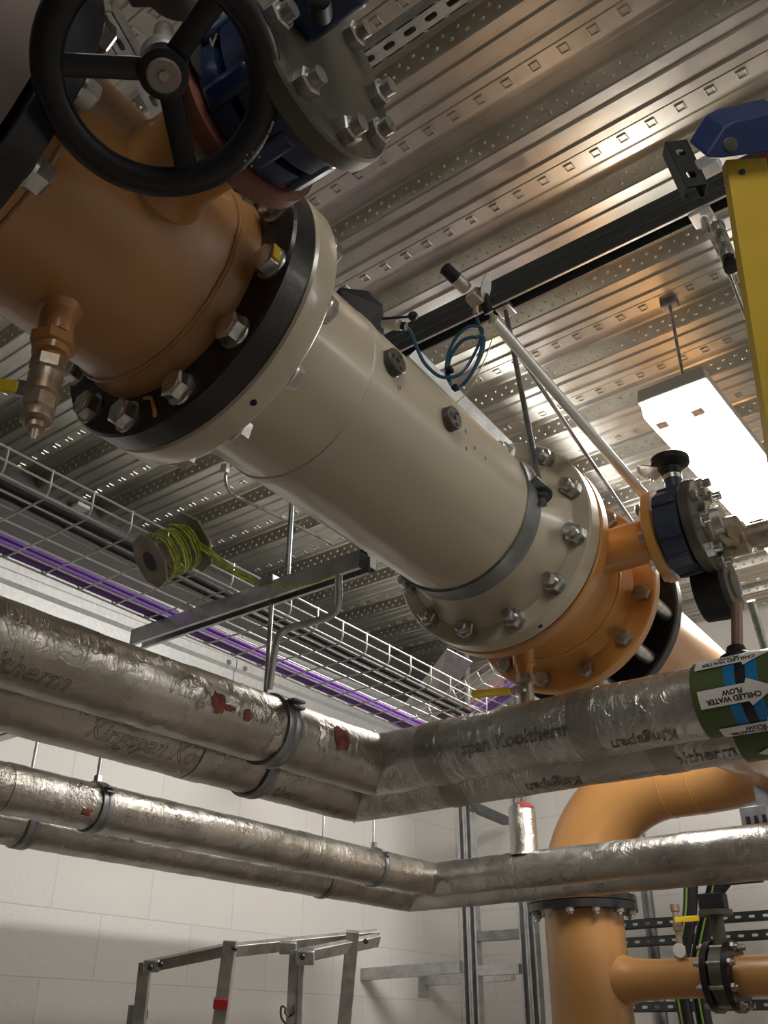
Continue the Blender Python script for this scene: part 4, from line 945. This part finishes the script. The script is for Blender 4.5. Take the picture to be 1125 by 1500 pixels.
# cardboard wire reel lying in the tray
cr = at(252, 808, 1.99); rx = (at(214, 826, 1.94)-at(285, 795, 2.02)).normalized()
trl = thing('cable_reel', 'cardboard reel of green and yellow earth wire on the wire tray', 'reel', cr-V((0, 0, .06)))
MB().lathe(cr-rx*.05, rx, [(0, .026), (.10, .026)], 32).build('core', CARD, trl)
X_, Y_, _z2 = basis(rx)
for s, rr in ((-1, .062), (1, .055)):
    mb = MB(); N = 8; oct_ = [(rr*1.08*math.cos(PI/8+k*PI/4), rr*1.08*math.sin(PI/8+k*PI/4)) for k in range(8)]
    mb.prism(oct_, cr+rx*s*.052, X_, Y_, rx*.004*s); mb.build('end_plate', CARD, trl, 0)
MB().lathe(cr+rx*.0565, rx, [(0, .021), (.001, .021)], 28).build('core_hole', BLACKM, trl)
mb = MB()
for i in range(9):
    rr = .045+.003*(i % 3); off_ = -.04+.009*i
    mb.tube([cr+rx*off_+(X_*math.cos(k*PI/20)+Y_*math.sin(k*PI/20))*(rr+.0015*math.sin(k*.7+i)) for k in range(40)], .0024, 6, True)
mb.build('wire_coil', CABLEG, trl)
gw = crv([at(285, 800, 2.0), at(300, 808, 1.98), at(345, 842, 1.98), at(380, 855, 1.98), at(440, 858, 1.98), at(500, 838, 2.05), at(532, 818, 2.1)], 8)
MB().tube(gw, .0022, 6).build('loose_end', CABLEG, trl)
for i in range(2):
    gw = crv([at(262, 778, 2.0), at(300+i*5, 800+i*8, 1.98), at(340, 830+i*6, 1.97), at(372, 848+i*4, 1.97)], 8)
    MB().tube(gw, .0022, 6).build('loose_end', CABLEG, trl)

# ------------------------------------------------------------------ steel support frame in the back corner
def post(px, label):
    p = ony(px, 1400, 4.12 if px < 730 else 4.12)
    t = thing('strut_post', label, 'post', (p.x, 4.12, 0), 'upright strut posts')
    for s in (0, 1):
        MB().prism([(-.0205, -.0205), (-.0205, .0205), (.0205, .0205), (.0205, -.0205), (.011, -.0205), (.011, -.0165), (.0175, -.0165), (.0175, .0175), (-.0175, .0175), (-.0175, -.0165), (-.011, -.0165), (-.011, -.0205)], (p.x-.02+s*.043, 4.12, 0), (1, 0, 0), (0, 1, 0), (0, 0, 3.59)).build('channel', GALV, t, 0)
    return p.x
pxa = post(691, 'upright double strut post near the room corner')
pxb = post(777, 'upright double strut post beside the ochre vessel')
def rail(a, b, label, m=GALV, h=.041, name='strut_rail'):
    mb = MB(); a = V(a); b = V(b); x = (b-a).normalized(); y = V((0, 0, 1)).cross(x).normalized()
    mb.prism([(-.0205, -h/2), (.0205, -h/2), (.0205, -.004), (.014, -.004), (.014, .004), (.0205, .004), (.0205, h/2), (-.0205, h/2)], a, y, V((0, 0, 1)), b-a)
    return single(name, mb, m, label, 'strut', None, smooth=0)
za = ony(735, 1420, 4.08).z; zb_ = ony(735, 1370, 4.12).z
rail((pxa+.045, 4.10, za), (pxb-.04, 4.10, za), 'short pale cross rail between the two posts, lower one')
rail((pxa+.045, 4.12, zb_), (pxb-.04, 4.12, zb_), 'short dark cross rail between the two posts, upper one', STRUTG)
zc_ = onx(532, 1427, XL+.02).z
rail((XL, 4.0, zc_), (pxa-.04, 4.09, zc_+.02), 'cross rail from the left wall to the corner post', GALV, .052)
rail((XL+.0, 4.52, ony(640, 1437, 4.5).z), (pxa-.02, 4.52, ony(680, 1432, 4.5).z), 'short rail bracket behind the left cross rail', GALV)
single('wall_plate', MB().box((XL+.004, 4.5, onx(625, 1444, XL).z), (.008, .09, .11)), GALV, 'small pale wall plate holding the short rail bracket', 'bracket', bevel=.002)
tdg = rail(ony(693, 1182, 4.1), ony(742, 1203, 4.75), 'dark rail running back to the wall above the lower foil pipe', STRUTD)
zr1 = ony(1000, 1347, 4.6).z
for (py0, lab) in ((1348, 'upper'), (1375, 'middle'), (1474, 'lowest')):
    z_ = ony(1000, py0, 4.6).z; slotted((-2.2, 4.62, z_), (-.6, 4.62, z_), .041, .035, 0, (0, 1, 0), 'slotted_strut', lab+' dark slotted strut on the back wall behind the hoses', STRUTD, 26)
single('wall_pipe', MB().cyl((ony(850, 1200, 4.78).x, 4.78, 0), (ony(945, 1230, 4.78).x, 4.78, 2.9), .03, 20) if False else MB().cyl((ony(942, 1265, 4.78).x, 4.78, 1.2), (ony(942, 1265, 4.78).x, 4.78, 3.2), .028, 20), STRUTG, 'grey upright pipe on the back wall under the ochre elbow', 'pipe')

# black hoses with green stripe
for i, (pp, r_, lb) in enumerate(((((1012, 1290), (1010, 1340), (1000, 1400), (998, 1450), (1010, 1520)), .030, 'left black striped hose beside the vessel branch'), (((1050, 1285), (1042, 1320), (1030, 1370), (1022, 1430), (1036, 1520)), .032, 'right black striped hose behind the butterfly valve'))):
    c = crv([ony(x, y, 4.28+.06*i) for x, y in pp], 10)
    th3 = thing('striped_hose', lb, 'hose', c[-1])
    MB().tube(c, r_, 20).build('hose', CABLEK, th3)
    MB().tube([p+V((.006*(1 if i else -1), -r_*.985, 0)) for p in c], .0045, 6).build('stripe', mat('green_stripe_%s' % ('a' if i else 'b'), (.22, .40, .06), 0, .45), th3)
# bracket under the elbow at the right edge
tbk = thing('pipe_support', 'dark pipe support bracket under the ochre elbow at the right edge', 'bracket', ony(1100, 1215, 3.7))
MB().box(ony(1108, 1200, 3.75), (.10, .05, .09)).box(ony(1118, 1168, 3.78), (.05, .04, .09)).build('bracket', STRUTG, tbk, bevel=.004)
for dx in (-.03, .0, .03): MB().box(ony(1108, 1205, 3.72)+V((dx, 0, 0)), (.012, .004, .05)).build('slot', BLACKM, tbk)
single('elbow_cable', MB().tube(crv([ony(1055, 1240, 3.9), ony(1068, 1232, 3.9), ony(1085, 1222, 3.9), ony(1130, 1215, 3.9)], 6), .022, 12), CABLEK, 'thick black cable passing under the pipe support', 'cable')

# ------------------------------------------------------------------ aluminium podium step
DP = 2.75
def A(x, y, d=DP): return at(x, y, d)
tpd = thing('podium_ladder', 'worn aluminium podium ladder with folding guard rails at the bottom', 'ladder', (at(350, 1500, 2.8).x, at(350, 1500, 2.8).y, .0))
def vbeam(a, b, w_, h_, nm, m=ALU, par=None, up=None): return MB().beam(a, b, w_, h_, up or FW).build(nm, m, par or tpd, 0, bevel=.002)
def down(p): return V((p.x, p.y, .02))
pA = A(213, 1410); vbeam(pA, down(A(213, 1500)), .034, .026, 'post')
pA2 = A(196, 1472); vbeam(pA2, down(pA2), .026, .022, 'post')
pB = A(338, 1378, 2.68); vbeam(pB, at(322, 1500, 2.60), .036, .055, 'stile'); e = at(322, 1500, 2.60); d_ = (e-pB).normalized(); vbeam(e, e+d_*1.3, .036, .055, 'stile')
pC = A(432, 1392, 2.80); vbeam(pC, down(pC), .03, .03, 'post')
pC2 = A(443, 1400, 2.78); vbeam(pC2, down(pC2), .014, .014, 'post')
pD = A(517, 1364, 2.95); e = at(504, 1500, 2.88); d_ = (e-pD).normalized(); vbeam(pD, e+d_*1.2, .04, .05, 'stile')
vbeam(A(214, 1416), A(338, 1390, 2.72), .032, .02, 'guard_rail'); vbeam(A(338, 1392, 2.72), A(552, 1370, 3.08), .034, .02, 'guard_rail')
vbeam(A(436, 1401, 2.77), A(553, 1377, 3.02), .036, .022, 'guard_rail')
for q, sz_ in ((A(222, 1415, 2.73), (.045, .034, .012)), (A(448, 1401, 2.75), (.05, .04, .03)), (A(422, 1388, 2.80), (.05, .035, .02))): MB().box(q, sz_, basis(-FW, UP)).build('hinge_plate', GALV, tpd, bevel=.003)
for px, py, d_ in ((220, 1417, 2.72), (235, 1413, 2.72), (343, 1390, 2.65), (443, 1402, 2.73), (536, 1379, 2.95)):
    MB().lathe(at(px, py, d_), -FW, [(0, .009), (.004, .007)], 16).build('bolt', STRUTD, tpd)
MB().beam(at(326, 1460, 2.62), at(324.4, 1474, 2.615), .039, .058, FW).build('red_tape', REDT, tpd, 0)
MB().lathe(at(205, 1486, 2.73), RT, [(0, .014), (.02, .014)], 20).build('knob', BLACKM, tpd)
hkp = crv([at(430, 1472, 2.72), at(432, 1482, 2.7), at(424, 1488, 2.7), at(418, 1484, 2.7), at(418, 1476, 2.7), at(412, 1475, 2.7), at(412, 1490, 2.7), at(420, 1500, 2.7), at(433, 1499, 2.7)], 6)
MB().tube(hkp, .003, 8).build('hook', STRUTD, tpd)
for o in bpy.data.objects:
    if '_o' in o: del o['_o']
